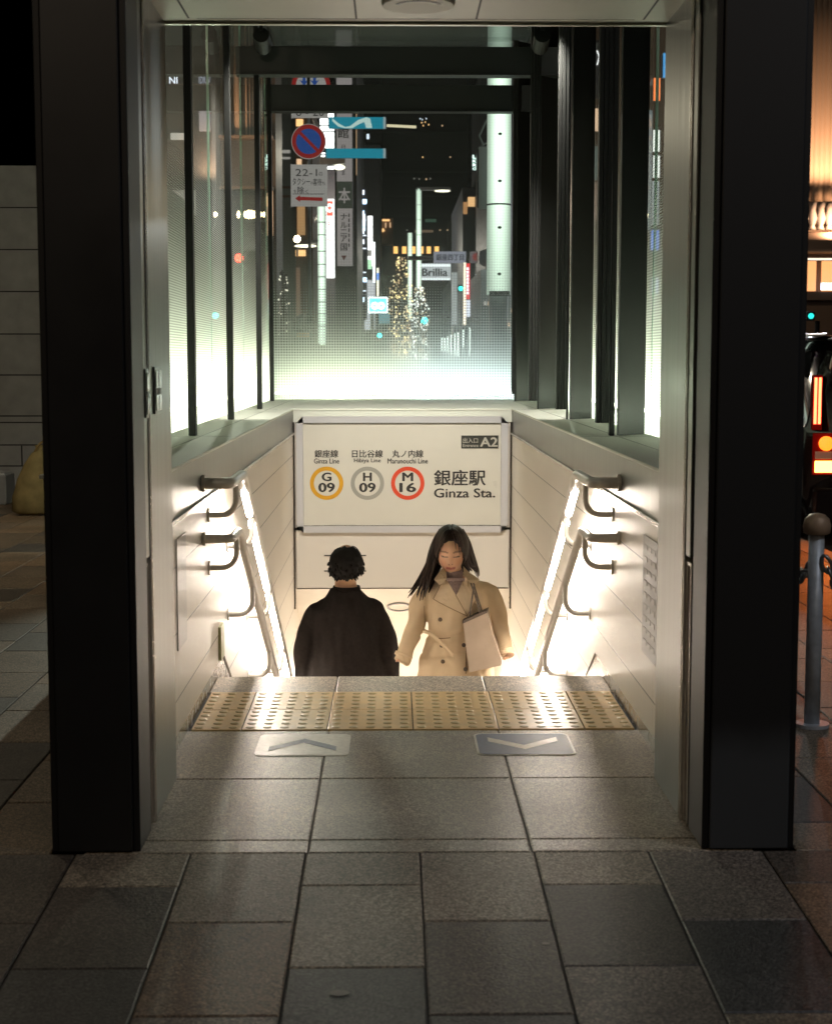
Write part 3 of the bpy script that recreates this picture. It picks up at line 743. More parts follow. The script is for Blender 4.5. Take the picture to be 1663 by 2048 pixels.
# ------------------------------------------------------------------ handrails
LEDM = emis('handrail_led', (1.0, .87, .74), 80, True)
def handrail(s, upper, label):
    XW = XL if s < 0 else XR
    xr = XW - s * .108
    zc = .828 if upper else .62
    yb = 6.12 if upper else 5.95
    t = thing('handrail', label, 'handrail', (XW, 5.67, zc), 'steel handrails of the staircase')
    r = .021 if upper else .017
    pts = [Vector((XW - s * .003, 5.67, zc))]
    for k in range(7):
        a = R(15 * k); pts.append(Vector((xr + s * .035 * (1 - math.sin(a)), 5.67 + .035 * (1 - math.cos(a)), zc)))
    y = yb - .05; pts.append(Vector((xr, y, zc)))
    for k in range(1, 6):
        f = k / 5; pts.append(Vector((xr, y + .1 * f, zc - .5 * .1 * f * f * SLOPE)))
    ye = 14.2; z1 = pts[-1].z - (ye - (y + .1)) * SLOPE
    pts.append(Vector((xr, ye, z1)))
    zl = lambda Y: zc if Y < yb else zc - (Y - yb) * SLOPE
    b = MB(); b.tube(pts, r, 18); b.build('rail', M_rail, t, smooth=True)
    b = MB(); b.tube([(XW - s * .001, 5.67, zc), (XW - s * .012, 5.67, zc)], r * 1.5, 18); b.build('end_flange', M_rail, t)
    k = 0; Y = 5.83
    step = .85
    for Y in ([5.85, 6.5] + [7.35 + .85 * q for q in range(8)]):
        b = MB(); zt = zl(Y) - r * .8; zf = zt - .12
        arc = [Vector((XW - s * .002, Y, zf)), Vector((XW - s * .05, Y, zf))]
        for q in range(1, 7):
            a = R(15 * q); arc.append(Vector((XW - s * (.05 + .058 * math.sin(a)), Y, zf + .058 * (1 - math.cos(a)))))
        arc.append(Vector((xr, Y, zt)))
        b.tube(arc, .011, 10); b.tube([(XW - s * .0005, Y, zf), (XW - s * .007, Y, zf)], .028, 14)
        b.build('bracket', M_rail, t, smooth=False)
    if upper:
        edges = [6.2, 6.5, 7.35, 8.2, 9.05, 9.9, 10.75, 11.6, 12.45]
        nrm = Vector((0, -SLOPE, -1)).normalized()
        for q in range(len(edges) - 1):
            ya, yb2 = edges[q] + .04, edges[q + 1] - .04
            off = nrm * .019 + Vector((s * .006, 0, 0))
            b = MB(); b.tube([Vector((xr, ya, zl(ya))) + off, Vector((xr, yb2, zl(yb2))) + off], .0135, 10); b.build('light_strip', LEDM, t)
    return t
handrail(-1, True, 'upper steel handrail with light strips on the left wall')
handrail(-1, False, 'lower plain steel handrail on the left wall')
handrail(1, True, 'upper steel handrail with light strips on the right wall')
handrail(1, False, 'lower plain steel handrail on the right wall')
# wall plates
p = atX(440, 1283, XL)
tag(bx('guide_plate', XL - .001, p.y - .06, p.z - .07, XL + .012, p.y + .06, p.z + .07, pbr('plate_green', (.42, .42, .22), .4), bevel=.002), 'small yellowish plate low on the left staircase wall', 'plate')
t = thing('wall_notice', 'grey printed notice on the right staircase wall beside the jamb', 'notice', (XR, 5.0, .5))
ya, yb = atX(1318, 1000, XR).y, atX(1289, 1000, XR).y
b = MB(); b.box(XR - .004, ya, .30, XR + .001, yb, .70); b.build('sheet', pbr('notice_grey', (.30, .28, .26), .35), t)
b = MB(); random.seed(3)
for k in range(9):
    z = .67 - .04 * k
    for q in range(3):
        y0 = ya + (yb - ya) * (.12 + .28 * q); b.box(XR - .0052, y0, z - .016, XR - .004, y0 + (yb - ya) * .2, z)
b.build('printing', pbr('notice_print', (.37, .345, .315), .4), t)
ya, yb = atX(351, 1050, XL).y, atX(369, 1050, XL).y
tag(bx('wall_notice', XL - .001, ya, .33, XL + .004, yb, .70, pbr('notice_pale', (.56, .54, .48), .3)), 'pale blank notice on the left staircase wall beside the jamb', 'notice')
#PART2
# ------------------------------------------------------------------ people
def ell(c, rx, ry, seg=28, pw=1.0, tilt=0.0):
    out = []
    for q in range(seg):
        a = 2 * math.pi * q / seg; ca, sa = math.cos(a), math.sin(a)
        x = rx * math.copysign(abs(ca) ** pw, ca); y = ry * math.copysign(abs(sa) ** pw, sa)
        out.append(Vector((c[0] + x, c[1] + y, c[2] + x * tilt)))
    return out
def fused(name, mb, mat, parent, voxel, smooth=4, disp=None, colfn=None):
    """all pieces of mb fused into one continuous surface"""
    me = bpy.data.meshes.new('tmp'); me.from_pydata([tuple(v) for v in mb.v], [], mb.f)
    bm = bmesh.new(); bm.from_mesh(me); bmesh.ops.recalc_face_normals(bm, faces=bm.faces); bm.to_mesh(me); bm.free()
    ob = bpy.data.objects.new('tmp', me); C.objects.link(ob)
    m = ob.modifiers.new('r', 'REMESH'); m.mode = 'VOXEL'; m.voxel_size = voxel
    if smooth:
        m2 = ob.modifiers.new('s', 'SMOOTH'); m2.iterations = smooth; m2.factor = .5
    dg = bpy.context.evaluated_depsgraph_get(); dg.update()
    res = bpy.data.meshes.new_from_object(ob.evaluated_get(dg)); bpy.data.objects.remove(ob)
    res.name = name
    if disp:
        nv = [v.normal.copy() for v in res.vertices]
        for v, n_ in zip(res.vertices, nv): v.co += n_ * disp(v.co)
    res.materials.clear(); res.materials.append(mat)
    for p in res.polygons: p.use_smooth = True
    if colfn:
        ca = res.color_attributes.new('Col', 'FLOAT_COLOR', 'POINT')
        for i, v in enumerate(res.vertices): ca.data[i].color = (*colfn(v.co), 1)
    o = bpy.data.objects.new(name, res); C.objects.link(o)
    if parent is not None: o.parent = parent
    return o
def local(name, mb, mat, parent, smooth=True):
    me = bpy.data.meshes.new(name); me.from_pydata([tuple(v) for v in mb.v], [], mb.f); me.materials.append(mat)
    bm = bmesh.new(); bm.from_mesh(me); bmesh.ops.recalc_face_normals(bm, faces=bm.faces); bm.to_mesh(me); bm.free()
    for p in me.polygons: p.use_smooth = smooth
    o = bpy.data.objects.new(name, me); C.objects.link(o); o.parent = parent; return o
def limb(mb, pts, rads, seg=18, n=6):
    pts = [Vector(p) for p in pts]; P = []; Rr = []
    for i in range(len(pts) - 1):
        p0 = pts[max(i - 1, 0)]; p1 = pts[i]; p2 = pts[i + 1]; p3 = pts[min(i + 2, len(pts) - 1)]
        for k in range(n):
            t = k / n
            P.append(.5 * ((2 * p1) + (p2 - p0) * t + (2 * p0 - 5 * p1 + 4 * p2 - p3) * t * t + (3 * p1 - p0 - 3 * p2 + p3) * t ** 3))
            Rr.append(rads[i] * (1 - t) + rads[i + 1] * t)
    P.append(pts[-1]); Rr.append(rads[-1]); mb.tube(P, Rr, seg)
def hand(mb, w, d, side, palm_n, L=.17, k_=1.0, th=.7):
    """w wrist, d direction of fingers, side: thumb side vector, palm_n: palm normal; relaxed curl"""
    w = Vector(w); d = Vector(d).normalized(); sd = Vector(side); sd = (sd - d * sd.dot(d)).normalized(); pn = d.cross(sd) if palm_n > 0 else sd.cross(d)
    rings = []
    for t, hw, ht in ((0, .026, .02), (.25, .034, .017), (.5, .04, .015), (.55, .04, .012)):
        c = w + d * (L * t); hw *= k_; ht *= k_; rings.append([c + sd * hw * math.cos(2 * math.pi * q / 14) + pn * ht * math.sin(2 * math.pi * q / 14) for q in range(14)])
    mb.loft(rings)
    for k, ln in enumerate((.068, .077, .072, .056)):
        b0 = w + d * (L * .5) + sd * (.029 - .0195 * k) * k_; ln *= k_
        p = [b0]; ang = .25
        for f in (.45, .32, .23):
            dd = d * math.cos(ang) + pn * math.sin(ang); p.append(p[-1] + dd * ln * f); ang += .42
        limb(mb, p, [.009, .0085, .008, .0065], 10, 3)
    b0 = w + d * (L * .15) + sd * .028 * k_
    limb(mb, [b0, b0 + (d * .6 + sd * th + pn * .2) * .04 * k_, b0 + (d * .95 + sd * th * .85 + pn * .5) * .065 * k_], [.012, .01, .007], 10, 3)
def head(mb, c, sc=1.0, tilt=0.0, yaw=0.0, female=True):
    """face looks to -Y"""
    rot = Matrix.Rotation(yaw, 3, 'Z') @ Matrix.Rotation(tilt, 3, 'X')
    g = lambda d, t, s: math.exp(-((d - Vector(t).normalized()).length / s) ** 2)
    jaw = .80 if female else .88
    def fn(p, d):
        p = p.copy()
        if d.z < 0:
            k = 1 - (1 - jaw) * (-d.z) ** 1.3; p.x *= k
        if d.y < 0: p.y *= .93
        f = Vector((0, 0, 0))
        f.y -= .017 * g(d, (0, -1, -.20), .13) + .008 * g(d, (0, -1, -.02), .11)          # nose
        f.y -= .007 * g(d, (0, -1, -.56), .14)                                           # lips
        f.y -= .007 * g(d, (0, -.8, -1.0), .2)                                           # chin
        f.y -= .004 * g(d, (0, -1, .35), .3)
        for s_ in (-1, 1):
            f.y += .010 * g(d, (s_ * .42, -1, .03), .17)                                  # eye sockets
            f.y -= .006 * g(d, (s_ * .42, -1, .0), .09)                                   # lids
            f.y -= .004 * g(d, (s_ * .40, -1, .22), .13)                                  # brow
            f.x += s_ * .004 * g(d, (s_ * .7, -.8, -.2), .25); f.y -= .004 * g(d, (s_ * .55, -.85, -.25), .2)
        return p + f
    tmp = MB(); tmp.sphere((0, 0, 0), .074, .094, .118, 48, 36, fn=fn)
    for s_ in (-1, 1):   # ears
        tmp.sphere((s_ * .074, .012, -.008), .009, .019, .032, 10, 8)
    n = len(mb.v)
    mb.v += [tuple(Vector(c) + rot @ (Vector(v) * sc)) for v in tmp.v]
    mb.f += [tuple(n + i for i in f) for f in tmp.f]; mb.m += tmp.m
    inv = rot.transposed()
    return lambda p: (inv @ (Vector(p) - Vector(c))) / sc      # to head space
def legs(mb, hip, feet, sx=.085):
    for s_, (fx, fy, fz) in zip((-1, 1), feet):
        knee = (s_ * sx * .9 + fx * .3, (hip[1] + fy) / 2 - .06, (hip[2] + fz) / 2 + .02)
        limb(mb, [(hip[0] + s_ * sx, hip[1], hip[2]), knee, (hip[0] + s_ * sx * .8 + fx, fy, fz + .09)], [.085, .055, .036])
        mb.sphere((hip[0] + s_ * sx * .8 + fx, fy - .05, fz + .035), .042, .12, .04, 14, 10)
def fold(scale, amp, sx=1, sy=1, sz=1):
    return lambda p: amp * noise.noise(Vector((p.x * sx, p.y * sy, p.z * sz)) * scale) + amp * .5 * noise.noise(Vector((p.x * sx + 7, p.y * sy, p.z * sz)) * scale * 2.3)
M_skin = col_attr_mat('skin', .45, 0, 60, .4, .08)
M_hair = pbr('hair_dark', (.014, .0075, .005), .42, 0, 40, .35, .3, None, (6, 6, .5), spec=.22)
M_hair2 = pbr('hair_black', (.006, .005, .0045), .7, 0, 60, .35, .5, None, (3, 3, 1), spec=.15)
M_trench = pbr('trench_cloth', (.60, .46, .30), .85, 0, 9, .07, .7, 17, spec=.2)
M_darkcoat = pbr('dark_wool', (.0125, .0098, .0088), .95, 0, 60, .3, .5, 16, spec=.15)
M_knit = pbr('mauve_knit', (.27, .20, .185), .9, 0, 120, .2, .4, spec=.1)
M_trous = pbr('dark_trousers', (.02, .02, .022), .9)
M_shoe = pbr('black_leather', (.015, .013, .012), .35)
M_button = pbr('dark_button', (.06, .04, .025), .3)
SKIN = (.68, .40, .26)

# --- woman in the trench coat
YW = 8.3; KW = FPX / (YW * math.cos(PITCH) + .8 * math.sin(PITCH))
base = at(912, 1043, YW); HW = 1.655
feetz = base.z - HW
wm = thing('person', 'woman in a beige trench coat climbing the stairs with a tote under her arm', 'person', (base.x, YW, feetz))
def wl(px, py, y=0.0):   # photograph pixel -> local coordinates at depth y
    p = at(px, py, YW + y); return Vector((p.x - base.x, y, p.z - feetz))
hc = wl(901, 1101, -.035); hc.z -= .004
body = MB()
to_head = head(body, hc, 1.07, R(16), R(-3))
limb(body, [wl(908, 1190, .0), wl(905, 1160, -.01), wl(903, 1125, -.02)], [.07, .05, .05])
rings = []
for z, rx, ry, cy in ((1.36, .05, .05, .01), (1.33, .08, .06, .01), (1.27, .135, .085, .01), (1.15, .14, .10, 0), (1.02, .125, .09, 0), (.93, .155, .11, .01), (.84, .17, .12, .01), (.78, .14, .11, .01)):
    rings.append(ell((0, cy, z), rx, ry))
body.loft(rings)
sR, eR, wR = Vector((-.165, .01, 1.285)), wl(831, 1250, .02), wl(808, 1308, -.03)
sL, eL, wL = Vector((.17, .01, 1.28)), wl(998, 1252, -.02), wl(1009, 1300, -.10)
limb(body, [sR + Vector((.02, 0, -.035)), eR, wR], [.038, .032, .022]); limb(body, [sL + Vector((-.02, 0, -.035)), eL, wL], [.038, .032, .022])
hand(body, wR + (wR - eR).normalized() * -.055, (wR - eR), (0, -1, 0), 1, .12, .8, .1)
hand(body, wL + (wL - eL).normalized() * -.065, (wL - eL), (-1, 0, 0), 1, .12, .8, .1)
legs(body, (0, .02, .84), [(0, -.12, .16), (0, .12, .0)])
def skincol(p):
    h = to_head(p)
    c = SKIN
    if abs(h.x) < .09 and -.14 < h.z < .14:
        if h.y < -.04:
            for s_ in (-1, 1):
                ex, ez = s_ * .031, .001
                if abs(h.x - ex) < .0175 and abs(h.z - ez - .16 * ((h.x - ex) ** 2) / .0175) < .0034: c = (.07, .035, .025)
                bz = .029 - (abs(h.x) - .022) ** 2 * 7
                if .012 < abs(h.x) < .052 and abs(h.z - bz) < .0042: c = (.27, .145, .09)
            if abs(h.x) < .0235 and -.0725 < h.z < -.055:
                c = (.42, .135, .105) if abs(h.z + .0635) > .0015 else (.2, .05, .04)
            for s_ in (-1, 1):
                if ((h.x - s_ * .008) ** 2 + (h.z + .037) ** 2) < .0000125: c = (.25, .1, .07)
            ck = max(0, 1 - ((abs(h.x) - .042) ** 2 + (h.z + .03) ** 2) / .0006)
            if c is SKIN: c = (SKIN[0], SKIN[1] * (1 - .12 * ck), SKIN[2] * (1 - .15 * ck))
    return c
fused('body', body, M_skin, wm, .0045, 2, None, skincol)
# coat
coat = MB(); rings = []
for z, rx, ry, cx in ((1.345, .085, .08, .0), (1.325, .125, .095, .004), (1.29, .166, .11, .006), (1.22, .172, .125, .010), (1.12, .165, .135, .012), (1.03, .158, .13, .006), (.97, .168, .135, -.0), (.90, .197, .145, -.004), (.80, .215, .155, 0), (.66, .23, .165, 0), (.52, .245, .175, 0)):
    rings.append(ell((cx, .01, z), rx, ry, 32, .85))
coat.loft(rings)
limb(coat, [Vector((-.10, .01, 1.285)), Vector((-.155, .01, 1.262)), (sR + eR) / 2 + Vector((-.010, 0, 0)), eR, wR, wR + (wR - eR).normalized() * .05], [.045, .058, .055, .050, .045, .047])
limb(coat, [Vector((.12, .01, 1.285)), Vector((.175, .01, 1.258)), (sL + eL) / 2 + Vector((.006, 0, 0)), eL, wL, wL + (wL - eL).normalized() * .035], [.045, .060, .056, .051, .047, .048])
fo = fold(10, .014, 1, 1, .6)
def fd(p):
    k = fo(p)
    for z0, tl in ((1.06, .5), (.99, -.4), (.94, .3)):
        k -= .006 * math.exp(-((p.z - z0 - tl * p.x * .4) / .011) ** 2) * (1 if abs(p.x) < .2 else 0)
    return k
co = fused('trench_coat', coat, M_trench, wm, .008, 9, fd)
bvh = BVHTree.FromPolygons([v.co.copy() for v in co.data.vertices], [tuple(p.vertices) for p in co.data.polygons])
M_lapel = pbr('lapel_cloth', (.63, .49, .33), .85, 0, 9, .05, spec=.2); M_seam_shade = pbr('seam_edge_shade', (.24, .16, .09), .9)
def drape(name, pxs, off, mat, th=.006, sub=4):
    bm = bmesh.new(); vs = []
    for px, py in pxs:
        q = wl(px, py, -.12); vs.append(bm.verts.new(q))
    bm.faces.new(vs); bmesh.ops.triangulate(bm, faces=bm.faces)
    bmesh.ops.subdivide_edges(bm, edges=bm.edges, cuts=sub, use_grid_fill=True)
    for v in bm.verts:
        h = bvh.ray_cast(Vector((v.co.x, -1, v.co.z)), Vector((0, 1, 0)))
        v.co.y = (h[0].y if h[0] else -.10) - off
    r = bmesh.ops.extrude_face_region(bm, geom=bm.faces[:])
    for v in [g for g in r['geom'] if isinstance(g, bmesh.types.BMVert)]: v.co.y -= th
    bmesh.ops.recalc_face_normals(bm, faces=bm.faces)
    me = bpy.data.meshes.new(name); bm.to_mesh(me); bm.free(); me.materials.append(mat)
    o = bpy.data.objects.new(name, me); C.objects.link(o); o.parent = wm; return o
drape('sweater', [(890, 1157), (889, 1166), (912, 1194), (930, 1166), (929, 1157)], .004, M_knit, .003)
b = MB(); limb(b, [wl(908, 1178, -.005), wl(906, 1160, -.012), wl(905, 1139, -.02)], [.074, .058, .053], 24, 5); local('turtleneck', b, M_knit, wm)
drape('lapel', [(889, 1154), (866, 1199), (934, 1231), (911, 1190)], .014, M_lapel, .008)
drape('lapel', [(931, 1154), (912, 1190), (933, 1228), (953, 1197), (944, 1172)], .018, M_lapel, .008)
for sm in ([(933, 1230), (935.5, 1230), (932, 1346), (929.5, 1346)], [(848, 1216), (849.2, 1216), (851, 1262), (849.6, 1262)], [(872, 1278), (900, 1274), (900, 1275.6), (872, 1279.8)]):
    drape('seam', sm, .0035, M_seam_shade, .001)
for (xa_, ya_), (xb_, yb_) in (((889, 1154), (866, 1199)), ((866, 1199), (934, 1231)), ((911, 1190), (934, 1231)), ((934, 1229), (953, 1197)), ((953, 1197), (944, 1172))):  # thin shadow lines along the lapel edges, painted as dark strips
    n_ = Vector((yb_ - ya_, xa_ - xb_)).normalized() * .75
    drape('seam', [(xa_ + n_.x, ya_ + n_.y), (xb_ + n_.x, yb_ + n_.y), (xb_ - n_.x, yb_ - n_.y), (xa_ - n_.x, ya_ - n_.y)], .027, M_seam_shade, .001)
b = MB()
for pts in ([wl(886, 1136, -.02), wl(878, 1146, -.075), wl(868, 1160, -.115), wl(879, 1170, -.13), wl(893, 1158, -.12), wl(892, 1147, -.09)],
            [wl(926, 1134, -.02), wl(937, 1146, -.075), wl(958, 1160, -.115), wl(950, 1171, -.13), wl(931, 1160, -.12), wl(927, 1147, -.09)]):
    b.prism(pts, (0, .012, .004))
rr_ = []
for q in range(15):
    a = R(-20 + 220 * q / 14); rr_.append((Vector((hc.x + .007 + .066 * math.cos(a), .0 + .066 * math.sin(a), 1.345 + .012 * math.sin(a)))))
b.tube(rr_, .02, 10)
local('collar', b, M_trench, wm, False)
for px, py in ((876, 1165), (880, 1240), (883, 1291), (885, 1322), (927, 1290), (930, 1337)):
    q = wl(px, py, -.12); h = bvh.ray_cast(Vector((q.x, -1, q.z)), Vector((0, 1, 0)))
    yb_ = h[0].y if h[0] else -.12
    if py == 1165: yb_ -= .02
    b = MB(); b.tube([(q.x, yb_ + .002, q.z), (q.x, yb_ - .007, q.z)], .0115, 14); local('button', b, M_button, wm, False)
for eA, wA in ((eR, wR), (eL, wL)):
    dd = (wA - eA).normalized(); b = MB()
    b.tube([wA + dd * .0, wA + dd * .018], [.0505, .0505], 20); local('cuff_strap', b, M_trench, wm)
b = MB(); b.tube([wl(848, 1262, -.06), wl(862, 1268, -.135), wl(885, 1290, -.16), wl(905, 1312, -.165)], [.012, .011, .010, .008], 8); local('belt', b, M_trench, wm)
b = MB(); dd = (wL - eL).normalized(); b.tube([wL + dd * .0355, wL + dd * .037], .045, 18); local('sleeve_lining', b, pbr('lining_brown', (.3, .17, .10), .8), wm)
# trousers and shoes
b = MB(); legs(b, (0, .02, .84), [(0, -.12, .16), (0, .12, .0)])
for i in range(len(b.v)): pass
tr = MB(); 
for s_, (fx, fy, fz) in zip((-1, 1), [(0, -.12, .16), (0, .12, .0)]):
    limb(tr, [(s_ * .085, .02, .86), (s_ * .0765, (.02 + fy) / 2 - .06, (.84 + fz) / 2 + .02), (s_ * .068, fy, fz + .1)], [.098, .07, .055])
fused('trousers', tr, pbr('pale_trousers', (.5, .42, .33), .8), wm, .01, 3)
for s_, (fx, fy, fz) in zip((-1, 1), [(0, -.12, .16), (0, .12, .0)]):
    b = MB(); b.sphere((s_ * .068, fy - .05, fz + .038), .047, .128, .047, 16, 12); local('shoe', b, M_shoe, wm)
# hair
hb = MB()
rot = Matrix.Rotation(R(-3), 3, 'Z') @ Matrix.Rotation(R(16), 3, 'X')
H2 = lambda v: hc + rot @ (Vector(v) * 1.07)
def capfn(p, d):
    p = p.copy()
    if d.y < .10:                                       # open face, rounded hairline
        e_ = (d.x / .70) ** 2 + ((d.z + .36) / .93) ** 2
        k = max(0, min(1, (1 - e_) / .22)) * min(1, (.10 - d.y) / .2)
        p.y *= 1 - .75 * k; p *= 1 - .12 * k
    if d.z > .6 and abs(d.x) < .05: p.z -= .004
    return p
tmp = MB(); tmp.sphere((0, .012, .016), .093, .108, .122, 48, 30, fn=capfn)
n0 = len(hb.v); hb.v += [tuple(H2(v)) for v in tmp.v]; hb.f += [tuple(n0 + i for i in f) for f in tmp.f]; hb.m += tmp.m
def lock(pts, r0, r1, flat=.45, nm=3, spread=.012):
    for k in range(nm):
        o_ = Vector((random.uniform(-spread, spread), random.uniform(-spread, spread) * .6, 0))
        e_ = Vector((random.uniform(-spread, spread) * 1.6, random.uniform(-.5, .5) * spread, random.uniform(-.02, .02)))
        P = [Vector(p) + o_ * min(1, i / 2) + e_ * (i / (len(pts) - 1)) ** 2 for i, p in enumerate(pts)]
        m_ = len(P); limb(hb, P, [r0 * (1 - i / (m_ - 1)) ** .85 + r1 * .6 for i in range(m_)], 8, 5)
# her right side (left in the picture): hair swept over the shoulder
lock([wl(884, 1062, -.03), wl(874, 1080, -.05), wl(866, 1105, -.045), wl(858, 1135, -.07), wl(848, 1165, -.115), wl(838, 1197, -.135)], .020, .003, nm=6, spread=.014)
lock([wl(880, 1066, -.0), wl(868, 1088, -.03), wl(858, 1120, -.04), wl(843, 1150, -.08), wl(826, 1178, -.10), wl(816, 1192, -.09)], .014, .002, nm=5, spread=.01)
lock([wl(880, 1070, .02), wl(867, 1100, .03), wl(860, 1130, .0), wl(846, 1160, -.08), wl(834, 1185, -.12)], .018, .003, nm=5)
# her left side: behind the shoulder
lock([wl(918, 1064, -.03), wl(928, 1082, -.055), wl(932, 1105, -.045), wl(936, 1128, -.02), wl(948, 1140, .02)], .016, .003, nm=5, spread=.008)
lock([wl(920, 1062, .02), wl(932, 1084, .0), wl(940, 1110, .02), wl(950, 1138, .06), wl(953, 1150, .12)], .020, .004, nm=6, spread=.012)
lock([wl(908, 1068, .06), wl(922, 1095, .1), wl(930, 1130, .1), wl(930, 1170, .13)], .03, .01, nm=4)
lock([wl(886, 1100, .05), wl(874, 1130, .05), wl(862, 1155, .0), wl(850, 1180, -.08)], .028, .004, nm=5)
# fringe swept from the parting to both sides
for k in range(7):
    f = k / 6
    limb(hb, [wl(902 - 1.5 * f, 1055 + 4 * f, -.085 - .03 * f), wl(889 - 3 * f, 1066 + 9 * f, -.128 - .008 * f), wl(879 - 2 * f, 1084 + 10 * f, -.118), wl(873 - f, 1108 + 6 * f, -.095)], [.004, .009, .008, .003], 7, 6)
    limb(hb, [wl(904 + 1.5 * f, 1055 + 4 * f, -.085 - .03 * f), wl(915 + 2 * f, 1066 + 9 * f, -.128 - .008 * f), wl(923 + 2 * f, 1084 + 10 * f, -.115), wl(929 + f, 1108 + 6 * f, -.092)], [.004, .009, .008, .003], 7, 6)
for (a_, c_, e_) in (((905, 1058), (914, 1078), (919, 1110)), ((906, 1060), (918, 1082), (924, 1104)), ((903, 1060), (909, 1078), (911, 1099)), ((899, 1062), (891, 1074), (884, 1092))):
    limb(hb, [wl(*a_, -.11), wl(*c_, -.146), wl(*e_, -.14)], [.005, .0045, .0012], 7, 6)
local('hair', hb, M_hair, wm)
# face mask / chin strap line of the turtleneck
# tote bag (a thing of its own, under her left arm)
tb = thing('tote_bag', 'grey beige tote bag with dark straps held under the woman\'s arm', 'bag', (base.x + .2, YW - .17, feetz + .9))
off = Vector((base.x, YW, feetz)) - Vector(tb.location)
def bagpts(lst, y): return [wl(px, py, y) + off for px, py in lst]
M_bag = pbr('tote_canvas', (.36, .28, .21), .75, 0, 12, .08, .15, 200)
fr = bagpts([(925, 1243), (973, 1221), (984, 1270), (1003, 1322), (1001, 1331), (938, 1345)], -.19)
b = MB(); b.prism(fr, (.012, .085, .0)); local('pouch', b, M_bag, tb, False)
a0, a1 = fr[0], fr[1]
b = MB(); b.prism([a0 + Vector((-.002, -.003, -.012)), a1 + Vector((.002, -.003, -.012)), a1 + Vector((.002, -.003, .004)), a0 + Vector((-.002, -.003, .004))], (.013, .092, 0))
M_strap = pbr('strap_dark', (.07, .05, .035), .6); local('rim', b, M_strap, tb, False)
for p in ([(941, 1166), (951, 1196), (959, 1226), (962, 1250)], [(946, 1166), (956, 1200), (966, 1232), (973, 1257)], [(948, 1168), (943, 1200), (938, 1236)]):
    b = MB(); limb(b, [q + off for q in [wl(px, py, -.165 + .01 * (i == 0)) for i, (px, py) in enumerate(p)]], [.0045] * len(p), 8, 4); local('strap', b, M_strap, tb)

